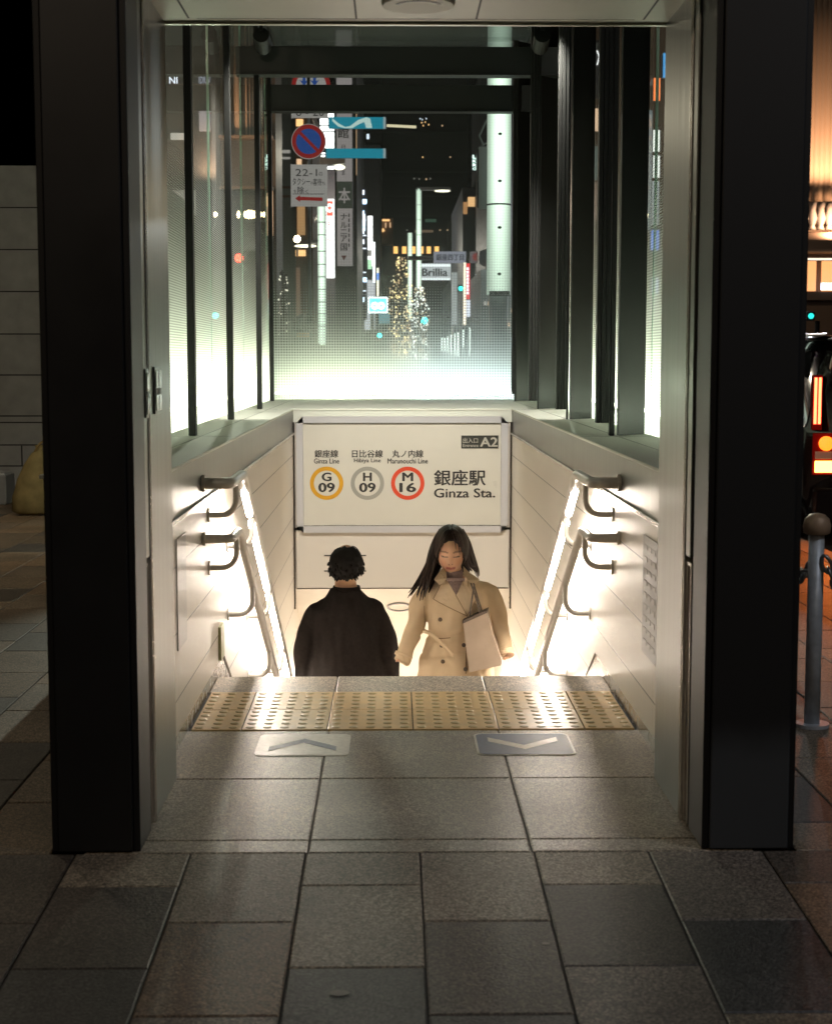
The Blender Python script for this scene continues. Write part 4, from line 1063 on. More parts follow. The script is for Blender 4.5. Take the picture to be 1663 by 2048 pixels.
# --- man seen from behind
YM = 8.75; bm_ = at(692, 1093, YM); HM = 1.72; mz = bm_.z - HM
def build_man(px_head, label, loc):
    mn = thing('person', label, 'person', loc)
    L = lambda px, py, y=0.0: Vector((at(px, py, YM + y).x - bm_.x, y, at(px, py, YM + y).z - mz))
    body = MB()
    hc = L(692, 1131, .0); hc.z -= .005
    # faces away: build with face to +Y
    tmp = MB(); th = head(tmp, (0, 0, 0), 1.06, R(4), 0, False)
    n0 = len(body.v); body.v += [(hc.x - v[0], hc.y - v[1], hc.z + v[2]) for v in tmp.v]; body.f += tmp.f; body.m += tmp.m
    limb(body, [L(692, 1195, .01), L(691, 1165, .01), L(691, 1140, .01)], [.075, .062, .06])
    rings = [ell((0, 0, z), rx, ry) for z, rx, ry in ((1.46, .06, .06), (1.42, .11, .07), (1.36, .16, .09), (1.2, .17, .115), (1.05, .155, .105), (.95, .165, .11), (.86, .17, .115), (.8, .14, .1))]
    body.loft(rings)
    arms = []
    for s_ in (-1, 1):
        sh, el_, wr = Vector((s_ * .165, 0, 1.33)), Vector((s_ * .237, -.01, 1.10)), Vector((s_ * .252, .04, .88))
        limb(body, [sh, el_, wr], [.055, .042, .03]); arms.append((sh, el_, wr, s_))
        hand(body, wr, (0, .12, -1), (-s_ * .3, 1, 0), s_, .18)
    legs(body, (0, 0, .86), [(0, -.02, 0), (0, .16, -.17)])
    fused('body', body, M_skin, mn, .006, 2, None, lambda p: SKIN)
    c = MB()
    rings = []
    for z, rx, ry in ((1.475, .085, .085), (1.45, .105, .095), (1.405, .150, .115), (1.36, .19, .128), (1.28, .205, .14), (1.15, .205, .145), (1.0, .222, .155), (.85, .25, .165), (.72, .262, .17)):
        rings.append(ell((0, 0, z), rx, ry, 32, .88))
    c.loft(rings)
    for sh, el_, wr, s_ in arms:
        limb(c, [Vector((s_ * .09, 0, 1.385)), Vector((s_ * .165, 0, 1.333)), Vector((s_ * .208, .0, 1.228)), Vector((s_ * .237, -.01, 1.10)), Vector((s_ * .252, .04, .90))], [.05, .066, .070, .067, .060])
    fo = fold(8, .016, 1.2, 1, .45)
    fused('coat', c, M_darkcoat, mn, .009, 5, fo)
    b = MB(); b.loft([ell((hc.x + .002, .0, z), rx, ry, 24) for z, rx, ry in ((1.425, .105, .098), (1.455, .084, .086), (1.49, .078, .08), (1.49, .070, .072), (1.45, .07, .074))]); local('collar', b, M_darkcoat, mn)
    hb2 = MB()
    def hf(p, d):
        p = p.copy()
        if d.y > .35 and d.z < .35: p.y *= .55
        if d.z < -.45:
            p.x *= .80
        p *= 1 + .05 * noise.noise(Vector((d.x * 3, d.y * 3, d.z * 3 + 4))) + .04 * noise.noise(d * 9)
        return p
    hb2.sphere((hc.x, hc.y - .012, hc.z + .012), .099, .112, .108, 56, 40, fn=hf)
    random.seed(11)
    for q in range(90):       # short tufts
        a = random.uniform(-math.pi, 0) if q % 4 else random.uniform(0, math.pi); e_ = random.uniform(-.75, .2)
        d_ = Vector((math.cos(a) * math.cos(e_), math.sin(a) * math.cos(e_), math.sin(e_)))
        if d_.y > .3 and d_.z < .3: continue
        p = Vector((hc.x, hc.y - .012, hc.z + .012)) + Vector((d_.x * .097, d_.y * .110, d_.z * .106))
        if d_.z < -.45: p.x = hc.x + (p.x - hc.x) * .8
        dr = (d_ * .35 + Vector((random.uniform(-.5, .5), random.uniform(-.3, .3), -.8 if d_.z < .6 else random.uniform(-.2, .3)))).normalized()
        limb(hb2, [p - d_ * .010, p - d_ * .003 + dr * .012, p - d_ * .005 + dr * .028], [.010, .008, .002], 6, 3)
    for q in range(9):
        p = hc + Vector((.03 + .006 * q, -.02, .115 - .002 * q * q * .5)); limb(hb2, [p - Vector((.004, 0, .012)), p + Vector((.008, 0, .004)), p + Vector((.026, 0, -.002 - .003 * q))], [.004, .003, .0008], 5, 3)
    local('hair', hb2, M_hair2, mn)
    tr = MB()
    for s_, (fx, fy, fz) in zip((-1, 1), [(0, -.02, 0), (0, .16, -.17)]):
        limb(tr, [(s_ * .085, 0, .88), (s_ * .0765, fy / 2 - .03, (.86 + fz) / 2 + .02), (s_ * .068, fy, fz + .08)], [.105, .08, .062])
    fused('trousers', tr, M_trous, mn, .012, 3)
    for s_, (fx, fy, fz) in zip((-1, 1), [(0, -.02, 0), (0, .16, -.17)]):
        b = MB(); b.sphere((s_ * .068, fy + .05, fz + .042), .05, .135, .05, 16, 12); local('shoe', b, M_shoe, mn)
    return mn
man = build_man(692, 'man with short black hair and dark coat seen from behind going downstairs', (bm_.x, YM, mz))
# a passer-by beyond the back glass: same build, another place
pa = at(607, 628, 15.4)
pb_ = man.copy(); C.objects.link(pb_); pb_.location = (pa.x, 15.4, pa.z - HM); pb_['label'] = 'dark silhouette of a passer-by standing behind the dotted back glass'
for ch in list(man.children):
    c = ch.copy(); C.objects.link(c); c.parent = pb_

# ------------------------------------------------------------------ surroundings on the pavement
M_ashlar = pbr('grey_stone_block', (.36, .37, .37), .6, 0, 7, .12, .2, 120)
t = thing('stone_building', 'low grey stone block building left of the entrance', 'building', (-4.5, 15.2, 0))
b = MB(); d = MB()
ytop = [330, 415, 499, 583, 668, 750, 832, 845, 890, 932, 975]
prev = None
for i in range(len(ytop) - 1):
    z1 = at(30, ytop[i], 14.8).z; z0 = at(30, ytop[i + 1], 14.8).z
    b.box(-8.5, 14.8, z0 + .006, -2.4, 18.5, z1 - .006)
b.build('wall', M_ashlar, t)
bx('core', -8.49, 14.81, -.05, -2.41, 18.4, at(30, 333, 14.8).z, M_dark, t)
b = MB()
for k, x in enumerate((at(44, 900, 14.8).x, at(95, 900, 14.8).x)):
    b.box(x - .006, 14.797, at(30, 932, 14.8).z + .007, x + .006, 14.81, at(30, 890, 14.8).z - .007)
b.build('joint', M_dark, t)
xa, za, xb, zb = pxbox(-60, 985, 12, 278, 13.6)
t = thing('advert_stand', 'tall pale grey panel stand at the left edge', 'stand', (xb, 13.6, ZP))
bx('board', xa, 13.6, at(5, 945, 13.6).z, xb, 13.85, zb, pbr('panel_grey', (.36, .37, .37), .5, 0, 3, .1), t, .02)
bx('foot', xa, 13.58, 0.001, xb + .01, 13.9, at(5, 950, 13.6).z - .002, pbr('panel_foot', (.22, .22, .22), .6), t, .01)
# bag
pb0 = at(55, 1024, 12.7)
t = thing('cloth_bag', 'slouched olive yellow cloth bag on the pavement beside the left pillar', 'bag', (pb0.x + .05, 12.7, .0))
b = MB(); rings = []
zt = at(55, 893, 12.7).z
for f, rx, ry in ((0, .12, .1), (.04, .17, .13), (.25, .175, .135), (.5, .15, .12), (.72, .11, .09), (.88, .06, .05), (.93, .025, .025), (1.0, .045, .03)):
    rings.append([Vector((.03 * f + .1 * (f ** 2) * .4 + rx * math.cos(2 * math.pi * q / 28) * (1 + .08 * math.sin(q * 1.9 + f * 4) * (1 - f * .5) + .16 * noise.noise(Vector((q * .5, f * 4, 1)))), ry * math.sin(2 * math.pi * q / 28) * (1 + .15 * noise.noise(Vector((q * .8, f * 5, 5)))), .012 + f * zt * 1.0)) for q in range(28)])
b.loft(rings); local('sack', b, pbr('olive_cloth', (.21, .16, .06), .85, 0, 10, .25, .5), t)
b = MB(); limb(b, [(.03, -.02, zt * .92), (.07, -.03, zt * 1.03), (.12, 0, zt * 1.08), (.15, .02, zt * .95)], [.012, .01, .01, .01], 8, 4); local('cord', b, pbr('olive_cord', (.22, .15, .05), .8), t)
# guard post with chain
gp = atZ(1622, 1452, 0)
t = thing('guard_post', 'galvanised steel guard post with domed cap and chain right of the entrance', 'bollard', (gp.x, gp.y, 0))
zt = at(1630, 1026, gp.y).z
b = MB(); b.tube([gp, gp + Vector((0, 0, zt - .06))], .027, 20); b.build('pole', pbr('galvanised', (.58, .59, .61), .45, .25, 25, .2, .1), t, True)
b = MB(); rg = []
for z, r in ((zt - .075, .034), (zt - .07, .045), (zt - .045, .048), (zt - .02, .042), (zt - .005, .026), (zt, .005)): rg.append([(gp.x + r * math.cos(2 * math.pi * q / 24), gp.y + r * math.sin(2 * math.pi * q / 24), z) for q in range(24)])
b.loft(rg); b.build('cap', pbr('cap_grey', (.46, .30, .19), .5, .2), t, True)  # orange tail light spill painted into the cap colour
b = MB(); b.tube([gp + Vector((0, 0, .0)), gp + Vector((0, 0, .012))], .06, 20); b.build('base', pbr('galvanised', (.42, .43, .45)), t)
def chain(p0, p1, sag, n, label):
    tc = thing('chain', label, 'chain', p0, 'chains between guard posts')
    p0 = Vector(p0); p1 = Vector(p1); b = MB()
    pos = lambda f: p0.lerp(p1, f) + Vector((0, 0, -sag * 4 * f * (1 - f)))
    for k in range(n):
        a, c = pos(k / n), pos((k + 1) / n); ax = (c - a).normalized(); mid = (a + c) / 2
        s1 = ax.cross(Vector((0, 0, 1))).normalized(); s2 = ax.cross(s1)
        sd = s1 if k % 2 else s2; L_ = (c - a).length * .72; w_ = L_ * .5
        ring = [mid + ax * L_ * math.cos(2 * math.pi * q / 12) + sd * w_ * math.sin(2 * math.pi * q / 12) for q in range(13)]
        b.tube(ring, .0065, 6, cap=False)
    b.build('link_run', pbr('chain_steel', (.3, .3, .3), .35, .9), tc, True)
chain(gp + Vector((.02, -.03, .60)), (gp.x + .34, gp.y - .12, .40), .16, 20, 'steel chain sagging from the guard post toward the right edge')
chain(gp + Vector((-.01, .03, .56)), (gp.x + .12, gp.y + 2.0, .6), .18, 30, 'steel chain running from the guard post away along the kerb')

# ------------------------------------------------------------------ taxi at the kerb
zr = -.2
M_car = pbr('car_black', (.006, .006, .007), .12, 0, coat=.6); M_glass = pbr('car_glass', (.01, .011, .012), .04)
cl = at(1614, 800, 12.0).x
t = thing('taxi', 'tall black taxi with red tail lights waiting at the kerb', 'car', (cl + .87, 12, zr))
zroof = at(1640, 668, 12.0).z; wd = 1.72
def car_ring(y, z0, z1, inset, low):
    xs0, xs1 = cl, cl + wd
    pts = [(xs0 + .06, low), (xs0 + .01, low + .2), (xs0, (low + z1) * .45 + .1), (xs0 + .03, low + .78), (xs0 + inset * .75, z1 - .18), (xs0 + inset, z1 - .05), (xs0 + inset + .1, z1), (xs1 - inset - .1, z1), (xs1 - inset, z1 - .05), (xs1 - inset * .75, z1 - .18), (xs1 - .03, low + .78), (xs1, (low + z1) * .45 + .1), (xs1 - .01, low + .2), (xs1 - .06, low)]
    return [(x, y, z) for x, z in pts]
low = zr + .2
b = MB(); b.loft([car_ring(12.02, 0, zroof - .12, .22, low + .05), car_ring(12.14, 0, zroof - .02, .17, low), car_ring(12.9, 0, zroof, .16, low), car_ring(14.2, 0, zroof - .01, .16, low), car_ring(14.9, 0, zroof - .30, .2, low), car_ring(15.3, 0, low + .85, .12, low), car_ring(16.2, 0, low + .72, .12, low), car_ring(16.4, 0, low + .5, .15, low + .1)])
b.build('body', M_car, t, True)
b = MB(); zq = zroof - .16
b.prism([(cl + .30, 12.06, low + .82), (cl + wd - .30, 12.06, low + .82), (cl + wd - .36, 12.0, zq), (cl + .36, 12.0, zq)], (0, -.02, 0)); b.build('rear_window', M_glass, t, bevel=.005)
b = MB(); b.box(cl + .2, 11.9, zroof - .06, cl + wd - .2, 12.2, zroof - .03); sp_ = b.build('spoiler', M_car, t, bevel=.01)
b = MB(); b.box(cl + .6, 11.895, zroof - .052, cl + wd - .6, 11.905, zroof - .038); b.build('brake_light', emis('tail_red', (1, .05, .02), 3), t)
b = MB(); b.box(cl + .04, 11.93, low + .0, cl + wd - .04, 12.1, low + .28); b.build('bumper', M_car, t, bevel=.03)
for sx in (0, 1):
    f = (lambda x: cl + x) if not sx else (lambda x: cl + wd - x)
    def tl(name, xa_, xb_, pa_, pb_2, mat, par=t, y=11.985):
        za_, zb_ = at(1640, pb_2, 12).z, at(1640, pa_, 12).z; x0_, x1_ = sorted((f(xa_), f(xb_)))
        b = MB(); b.box(x0_, y, za_, x1_, y + .06, zb_); return b.build(name, mat, par, bevel=.004)
    tl('tail_light', .035, .115, 750, 860, pbr('lens_red', (.25, .01, .008), .15), y=11.99)
    for k in range(2):
        tl('tail_light_strip', .048 + .034 * k, .070 + .034 * k, 755, 848, emis('tail_hot', (1, .11, .04), 7, True), y=11.984)
    p_ = at(1646, 887, 12); ix = f(.155); b = MB(); b.tube([(ix, 12.03, p_.z), (ix, 11.985, p_.z), (ix, 11.965, p_.z)], [.058, .058, .04], 20); b.build('indicator', emis('amber', (1, .20, .01), 2.2, True), t, True)
    tl('lamp_cluster', .05, .26, 866, 950, pbr('lens_red', (.25, .01, .008), .15), y=12.005)
    tl('reflector_lens', .07, .2, 903, 918, pbr('lens_clear', (.5, .4, .36), .1))
    tl('reverse_light', .07, .24, 922, 945, emis('reverse', (1, .50, .10), 5, True))
for y in (12.75, 15.3):
    for x in (cl + .08, cl + wd - .08):
        wv = MB(); wv.tube([(x - .1, y, zr + .32), (x + .1, y, zr + .32)], .32, 24); wo = wv.build('wheel', pbr('tyre', (.015, .015, .015), .8), t, bevel=.02)
b = MB()
for k, y in enumerate((12.3, 13.2, 14.1)): b.prism([(cl + .075, y, low + .85), (cl + .075, y + .8, low + .85), (cl + .13, y + .76, zroof - .14), (cl + .13, y + .05, zroof - .14)], (-.012, 0, 0))
b.build('side_window', M_glass, t)
b = MB(); b.tube([(cl + .2, 12.2, zroof + .0), (cl + .2, 14.2, zroof + .01)], .014, 8); b.build('roof_rail', M_chrome, t)
b = MB(); b.tube([(cl + .115, 12.07, low + .83), (cl + .2, 12.02, zroof - .17)], .012, 8); b.build('pillar_trim', M_chrome, t)
# ------------------------------------------------------------------ the street beyond
ZR = -.2
def col(r, g, b_): return (r, g, b_)
M_bgrey = pbr('facade_grey', (.16, .18, .17), .6, 0, .4, .15); M_bdark = pbr('facade_dark', (.045, .045, .052), .5, 0, .3, .2); M_bbrown = pbr('facade_brown', (.13, .085, .055), .6, 0, .4, .2)
M_bpurple = pbr('facade_slate', (.07, .07, .095), .5, 0, .3, .2)
def building(label, x0, x1, ytop, Y, dep, mat, name='building', wins=(), wmat=None, cat='building', xtra=None):
    a = at(x0, ytop, Y); c = at(x1, ytop, Y)
    t = thing(name, label, cat, ((a.x + c.x) / 2, Y, ZR))
    b = MB(); b.box(a.x, Y, ZR - .1, c.x, Y + dep, a.z); b.build('wall', mat, t)
    b = MB(); b.box(a.x - .02, Y - .02, a.z, c.x + .02, Y + dep, a.z + .4); b.build('parapet', mat, t)
    for wx0, wy0, wx1, wy1, st in wins:
        xa, za, xb, zb = pxbox(wx0, wy1, wx1, wy0, Y - .05)
        wi = bx('window', xa, Y - .05, za, xb, Y + .02, zb, st, t)
    return t
def signboard(label, x0, y0, x1, y1, Y, mat, name='sign', cat='sign', dep=.25, frame=None, group=None):
    xa, za, xb, zb = pxbox(x0, y1, x1, y0, Y)
    t = thing(name, label, cat, ((xa + xb) / 2, Y, za), group)
    bx('face', xa, Y, za, xb, Y + .04, zb, mat, t)
    bx('case', xa - .02, Y + .042, za - .02, xb + .02, Y + dep, zb + .02, frame or M_bdark, t)
    return t
def vtext(t, chars, x0, x1, tops, Y, mat, bold=.012):
    for ch, (ya, yb) in zip(chars, tops): ptext('lettering', ch, x0, ya, x1, yb, Y, mat, t, bold)
warm = emis('window_warm', (1, .55, .22), .9); warm2 = emis('window_soft', (1, .62, .36), .6); cool = emis('window_cool', (.75, .85, 1), .8); dimw = emis('window_dim', (.8, .75, .68), .22)
orange = emis('window_orange', (1, .50, .14), 1.1)

building('grey green corner building at the left edge of the back glass', 549, 589, 60, 50, 3, M_bgrey, wins=[(556, 260, 564, 292, dimw), (556, 300, 580, 306, dimw), (556, 314, 580, 318, dimw), (556, 372, 590, 377, M_bbrown), (556, 390, 590, 395, M_bbrown)])
building('brown building with a lit orange shopfront behind the parking sign', 590, 624, 236, 49, 6, M_bbrown, wins=[(592, 238, 606, 252, warm), (593, 318, 603, 330, warm2), (594, 412, 610, 470, emis('ochre_front', (.8, .42, .16), .28)), (591, 500, 611, 512, warm), (592, 535, 600, 640, emis('brown_front', (.6, .25, .12), .12))])
building('slate building with pale blue window bands behind the light pole', 612, 672, 345, 60, 12, M_bpurple, wins=[(624, 414, 631, 480, emis('blue_band', (.55, .6, 1), .35)), (631, 416, 634, 432, cool), (629, 430, 632, 446, cool), (630, 498, 635, 516, cool), (623, 522, 628, 528, cool), (626, 520, 636, 534, emis('blue_band', (.55, .6, 1), .35))])
building('dark brown building behind the grey vertical sign', 668, 712, 60, 55, 14, M_bdark, wins=[(711.5, 222, 713.5, 350, emis('bronze_strip', (.8, .5, .28), .35))])
building('dark tower at the middle of the street end', 700, 760, 300, 120, 20, M_bdark, wins=[(733, 268, 738, 278, cool)])
building('far dark tower block with a few lit windows high up', 765, 935, 130, 300, 40, pbr('facade_black', (.012, .012, .013), .6), wins=[(839 + dx, 236 + dy, 841 + dx, 238.5 + dy, mt) for dx, dy, mt in ((0, 0, cool), (4, 2, cool), (12, 0, cool), (10, 7, warm), (3, 8, warm), (17, 12, warm), (6, 14, warm), (44, 14, warm2), (5, 77, warm), (60, 77, warm2), (-12, 120, dimw), (-2, 121, dimw), (12, 121, warm2), (20, 120, dimw))])
# building with orange windows
t = building('dark old building with a row of glowing orange windows', 748, 935, 452, 160, 25, pbr('facade_night', (.02, .021, .02), .6), wins=[(x - 4.2, 493, x + 4.2, 507, orange) for x in (791, 808, 826, 842, 857, 873)] + [(850, 438, 872, 444, emis('green_dim', (.2, .7, .45), .05)), (829, 460, 866, 465, emis('tan_dim', (.8, .5, .3), .1)), (812, 459, 815, 461, dimw), (878, 459, 881, 461, warm2), (893, 459, 896, 461, warm2), (911, 459, 914, 461, warm2)])
t = thing('clock_turret', 'lit clock turret on the roof of the far building', 'turret', at(772, 460, 158))
bx('shaft', at(758, 460, 158).x, 158, at(758, 460, 158).z - 1.4, at(786, 460, 158).x, 160, at(758, 436, 158).z, pbr('turret_stone', (.2, .14, .1), .6), t)
xa, za, xb, zb = pxbox(760, 442, 779, 438.5, 157.8); bx('light_strip', xa, 157.8, za, xb, 158, zb, warm, t)
a = at(753, 466, 157.8); c_ = at(768, 459, 157.8); b = MB(); b.tube([a, c_], .16, 6); b.build('light_strip', warm, t)
for x in (762, 771, 780):
    xa, za, xb, zb = pxbox(x - 1, 455, x + 1, 445, 157.8); bx('column', xa, 157.8, za, xb, 158, zb, warm2, t)
# dark right building
building('slate building with a lit orange top floor near the big light pole', 925, 1000, 392, 75, 14, M_bpurple, wins=[(935, 394, 956, 413, emis('orange_top', (1, .58, .26), .55)), (926, 404, 934, 428, emis('orange_side', (.9, .45, .18), .3)), (957, 494, 961, 506, orange)])
building('dark building wall behind the big light pole', 985, 1090, 80, 62, 16, M_bdark)
for X_, Y_, Z_, e_, c_ in ((-5.5, 30, 6.0, 260, (1, .86, .66)), (-1.2, 40, 6.5, 130, (1, .88, .7)), (-2.5, 58, 6.5, 500, (1, .85, .65)), (-1.5, 85, 7, 700, (1, .9, .78)), (5.5, 58, 7, 500, (.9, .95, 1)), (4.5, 100, 8, 900, (1, .92, .8)), (9.5, 48, 6, 350, (1, .8, .55)), (7.5, 33, 6, 200, (.9, .95, 1))):
    lamp('street_fill_light', 'POINT', (X_, Y_, Z_), e_, c_, .05)  # bodiless point lamps added to brighten the far facades
def gridwins(x0, x1, y0, y1, nx, ny, prob, mats):
    out = []
    for i in range(nx):
        for k in range(ny):
            if random.random() < prob:
                xa = x0 + (x1 - x0) * (i + .15) / nx; xb = x0 + (x1 - x0) * (i + .85) / nx; ya = y0 + (y1 - y0) * (k + .2) / ny; yb = ya + (y1 - y0) / ny * random.uniform(.3, .7)
                out.append((xa, ya, xb, yb, random.choice(mats)))
    return out
random.seed(31)
wm_ = [warm2, dimw, emis('window_blue', (.5, .6, .9), .8), warm2, emis('window_pale', (.8, .82, .85), 1.0)]
building('low brown shop row with lit windows low at the left of the street', 596, 676, 560, 90, 12, M_bbrown, wins=gridwins(598, 674, 566, 690, 9, 7, .45, wm_ + [warm]))
building('narrow grey office block with scattered lit windows in the left row', 704, 752, 500, 125, 15, M_bgrey, wins=gridwins(708, 752, 505, 690, 6, 14, .5, wm_ + [cool]))
building('dim mid street block with small lit windows right of the left row', 750, 800, 590, 170, 15, M_bbrown, wins=gridwins(752, 800, 596, 700, 7, 8, .4, wm_))
building('low lit shop row at the far end of the street', 800, 905, 620, 200, 15, M_bdark, wins=gridwins(802, 900, 640, 705, 12, 4, .4, wm_ + [warm]))
building('right side office block with lit shop windows behind the red sign', 900, 985, 575, 95, 15, M_bpurple, wins=gridwins(902, 985, 580, 712, 9, 10, .45, wm_ + [cool]))
building('near right office block with few lit windows beyond the big pole', 962, 1032, 560, 60, 12, M_bgrey, wins=gridwins(965, 1030, 600, 715, 7, 8, .3, wm_))
# light poles
def tube_mat():
    m, n, l, b = new_mat('pole_diffuser'); ge = n.new('ShaderNodeNewGeometry'); sp = n.new('ShaderNodeSeparateXYZ'); l.new(ge.outputs['Normal'], sp.inputs[0])
    mr = n.new('ShaderNodeMapRange'); mr.inputs[1].default_value = -.15; mr.inputs[2].default_value = -1; mr.inputs[3].default_value = .0; mr.inputs[4].default_value = 1
    l.new(sp.outputs[1], mr.inputs[0]); p = n.new('ShaderNodeMath'); p.operation = 'POWER'; l.new(mr.outputs[0], p.inputs[0]); p.inputs[1].default_value = 2.2
    m2 = n.new('ShaderNodeMapRange'); m2.inputs[3].default_value = .42; m2.inputs[4].default_value = 1.7; l.new(p.outputs[0], m2.inputs[0])
    b.inputs['Emission Color'].default_value = (.74, .93, .76, 1); l.new(m2.outputs[0], b.inputs['Emission Strength']); b.inputs['Base Color'].default_value = (.4, .4, .4, 1); return m
M_tube = tube_mat()
def light_pole(label, cx, rpx, ytop, ybot, Y, arm=None, studs=(), seams=(), foot_plate=False, armlen=0):
    c = at(cx, ybot, Y); zt = at(cx, ytop, Y).z; r = rpx / FPX * Y
    t = thing('light_pole', label, 'light pole', (c.x, Y, ZP), 'luminous poles along the street')
    b = MB(); b.tube([(c.x, Y, 0), (c.x, Y, c.z)], r * .82, 20); b.build('base', M_grey_metal, t, True)
    b = MB(); b.tube([(c.x, Y, c.z + .002), (c.x, Y, zt)], r, 28); b.build('diffuser', M_tube, t, True)
    for y in seams:
        z = at(cx, y, Y).z; b = MB(); b.tube([(c.x, Y, z - .01), (c.x, Y, z + .01)], r * 1.02, 28); b.build('seam', M_grey_metal, t, True)
    for y in studs:
        p = at(cx, y, Y - r); b = MB(); b.sphere((c.x, Y - r - .012, p.z), .026, .02, .019, 12, 8); b.build('stud', M_grey_metal, t, True)
    if arm:
        x0, y0, x1, y1 = arm; a = at(x0, y0, Y); e_ = at(x1, y1, Y); zm = (a.z + e_.z) / 2
        b = MB(); b.prism([(min(c.x, e_.x, a.x), Y - .15, zm + .1), (max(c.x, e_.x, a.x), Y - .15, zm + .1), (max(c.x, e_.x, a.x), Y - .15, zm - .05), (min(c.x, e_.x, a.x), Y - .15, zm - .1)], (0, .3, 0)); b.build('arm', M_grey_metal, t)
        far = a if abs(a.x - c.x) > abs(e_.x - c.x) else e_
        w_ = (far.x - c.x) * .5
        b = MB(); b.sphere((far.x - w_ / 2, Y, zm - .12), abs(w_) / 2, .14, .06, 16, 8); b.build('lamp_head', emis('lamp_head', (1, .93, .72), 1.6), t, True)
    return t
light_pole('large luminous white pole with dark studs on the right of the back glass', 996, 23.5, 20, 590, 20, studs=(112, 174, 268, 362, 455, 548), seams=(410,))
t = thing('pole_plate', 'small dark maker plate at the foot of the big luminous pole', 'plate', at(998, 588, 19.6))
xa, za, xb, zb = pxbox(978, 592, 1018, 582, 19.78); bx('plate', xa, 19.74, za, xb, 19.8, zb, pbr('plate_dark', (.05, .06, .05), .4), t)
ptext('lettering', '8 - 5 - 10', 984, 584.5, 1012, 589.5, 19.735, pbr('plate_text', (.3, .3, .28), .5), t, .01)
light_pole('luminous pole with two bright tubes left of the red vertical sign', 644.5, 8.2, 330, 690, 36, arm=(640, 318, 690, 330), seams=(445, 470, 503, 529, 554, 579, 604, 628, 652))
t = thing('street_lantern', 'pale flat lantern on an arm left of the luminous pole', 'lantern', at(618, 490, 36))
a = at(597, 492, 36); e_ = at(637, 486, 36); b = MB(); b.tube([(a.x + .25, 36, a.z + .06), (e_.x, 36, e_.z + .05)], .05, 8); b.build('arm', M_grey_metal, t)
b = MB(); b.sphere((a.x + .16, 36, a.z), .26, .12, .035, 14, 8); b.build('lamp_head', emis('lamp_head', (1, .93, .72), 1.6), t, True)
light_pole('tall slim luminous pole with a top arm in the middle of the street', 837, 5.2, 378, 690, 94, arm=(833, 376, 900, 380), seams=(410, 440, 470, 580, 600))
light_pole('shorter slim luminous pole beside the tall one', 819.5, 4.6, 466, 640, 106)
light_pole('grey unlit looking pole behind the billboard, short', 908, 5.5, 545, 650, 80)
bpy.data.objects[t.name]
for o in bpy.data.objects:
    if o.get('label', '').startswith('grey unlit looking'):
        o['label'] = 'short dim grey pole right of the white billboard'
        for ch in o.children:
            if ch.name.startswith(('diffuser', 'core')): ch.data.materials[0] = emis('dim_pole', (.7, .75, .75), .28)
# no-parking sign
t = thing('traffic_sign', 'no parking roundel with white time plates above and below', 'traffic sign', at(617, 700, 19))
t.location.z = ZP
YSg = 19
c = at(617, 283, YSg); r = 34 / FPX * YSg
M_sw = emis('sign_white', (.62, .58, .56), .22, base=(.7, .7, .7)); M_sr = emis('sign_red', (.5, .02, .02), .20, base=(.5, .02, .03)); M_sb = emis('sign_blue', (.02, .09, .38), .28, base=(.01, .06, .35)); M_st = pbr('sign_text', (.02, .02, .025), .5)
b = MB(); b.tube([(c.x, YSg + .08, -.0), (c.x, YSg + .08, at(617, 100, YSg).z)], .02, 12); b.build('post', M_grey_metal, t, True)
b = MB(); disc_ring(b, (c.x, YSg, c.z), 0, r, .01); b.build('rim_plate', M_sw, t)
b = MB(); disc_ring(b, (c.x, YSg - .004, c.z), r * .72, r * .96, .003); b.build('red_ring', M_sr, t)
b = MB(); disc_ring(b, (c.x, YSg - .003, c.z), 0, r * .72, .002); b.build('blue_disc', M_sb, t)
b = MB(); v = Vector((.707, 0, -.707)) * r * .74; n_ = Vector((.707, 0, .707)) * r * .09; cc = Vector((c.x, YSg - .005, c.z)); b.prism([cc - v - n_, cc + v - n_, cc + v + n_, cc - v + n_], (0, .0015, 0)); b.build('red_bar', M_sr, t)
def plate(x0, y0, x1, y1, sk=0):
    xa, za, xb, zb = pxbox(x0, y1, x1, y0, YSg); rr = .02; pts = []
    for (cx_, cz_, a0) in ((xb - rr, zb - rr, 0), (xa + rr, zb - rr, 90), (xa + rr, za + rr, 180), (xb - rr, za + rr, 270)):
        for k in range(5): pts.append((cx_ + rr * math.cos(R(a0 + 22.5 * k)), YSg, cz_ + rr * math.sin(R(a0 + 22.5 * k))))
    b = MB(); b.prism(pts, (0, .008, 0)); return b.build('plate', M_sw, t)
plate(581, 329, 655, 413); plate(582, 175, 656, 236)
YTx = YSg - .002
ptext('lettering', '22-1', 591, 338, 634, 352, YTx, M_st, t, .004); ptext('lettering', 'の', 637, 344, 645, 352, YTx, M_st, t, .004)
ptext('lettering', 'タクシー', 585, 356, 620, 370, YTx, M_st, t, .01); ptext('lettering', 'の', 621, 363, 626, 369, YTx, M_st, t, .004); ptext('lettering', '客待', 626, 357, 643, 371, YTx, M_st, t, .01); ptext('lettering', 'ち', 644, 363, 650, 370, YTx, M_st, t, .004)
ptext('lettering', 'を', 587, 379, 593, 386, YTx, M_st, t, .004); ptext('lettering', '除', 595, 373, 608, 387, YTx, M_st, t, .01); ptext('lettering', 'く', 610, 379, 617, 387, YTx, M_st, t, .004)
ptext('lettering', '8 - 20', 592, 216, 648, 232, YTx, M_st, t, .004)
xa, za, xb, zb = pxbox(585, 388.6, 648, 387.4, YTx); bx('rule', xa, YTx - .001, za, xb, YTx, zb, M_st, t)
A = lambda x, y: at(x, y, YTx)
b = MB(); b.prism([A(590, 397), A(600, 390), A(600, 393.5), A(645, 395), A(645, 402), A(600, 400.5), A(600, 404)], (0, .0015, 0)); b.build('arrow', M_sr, t)
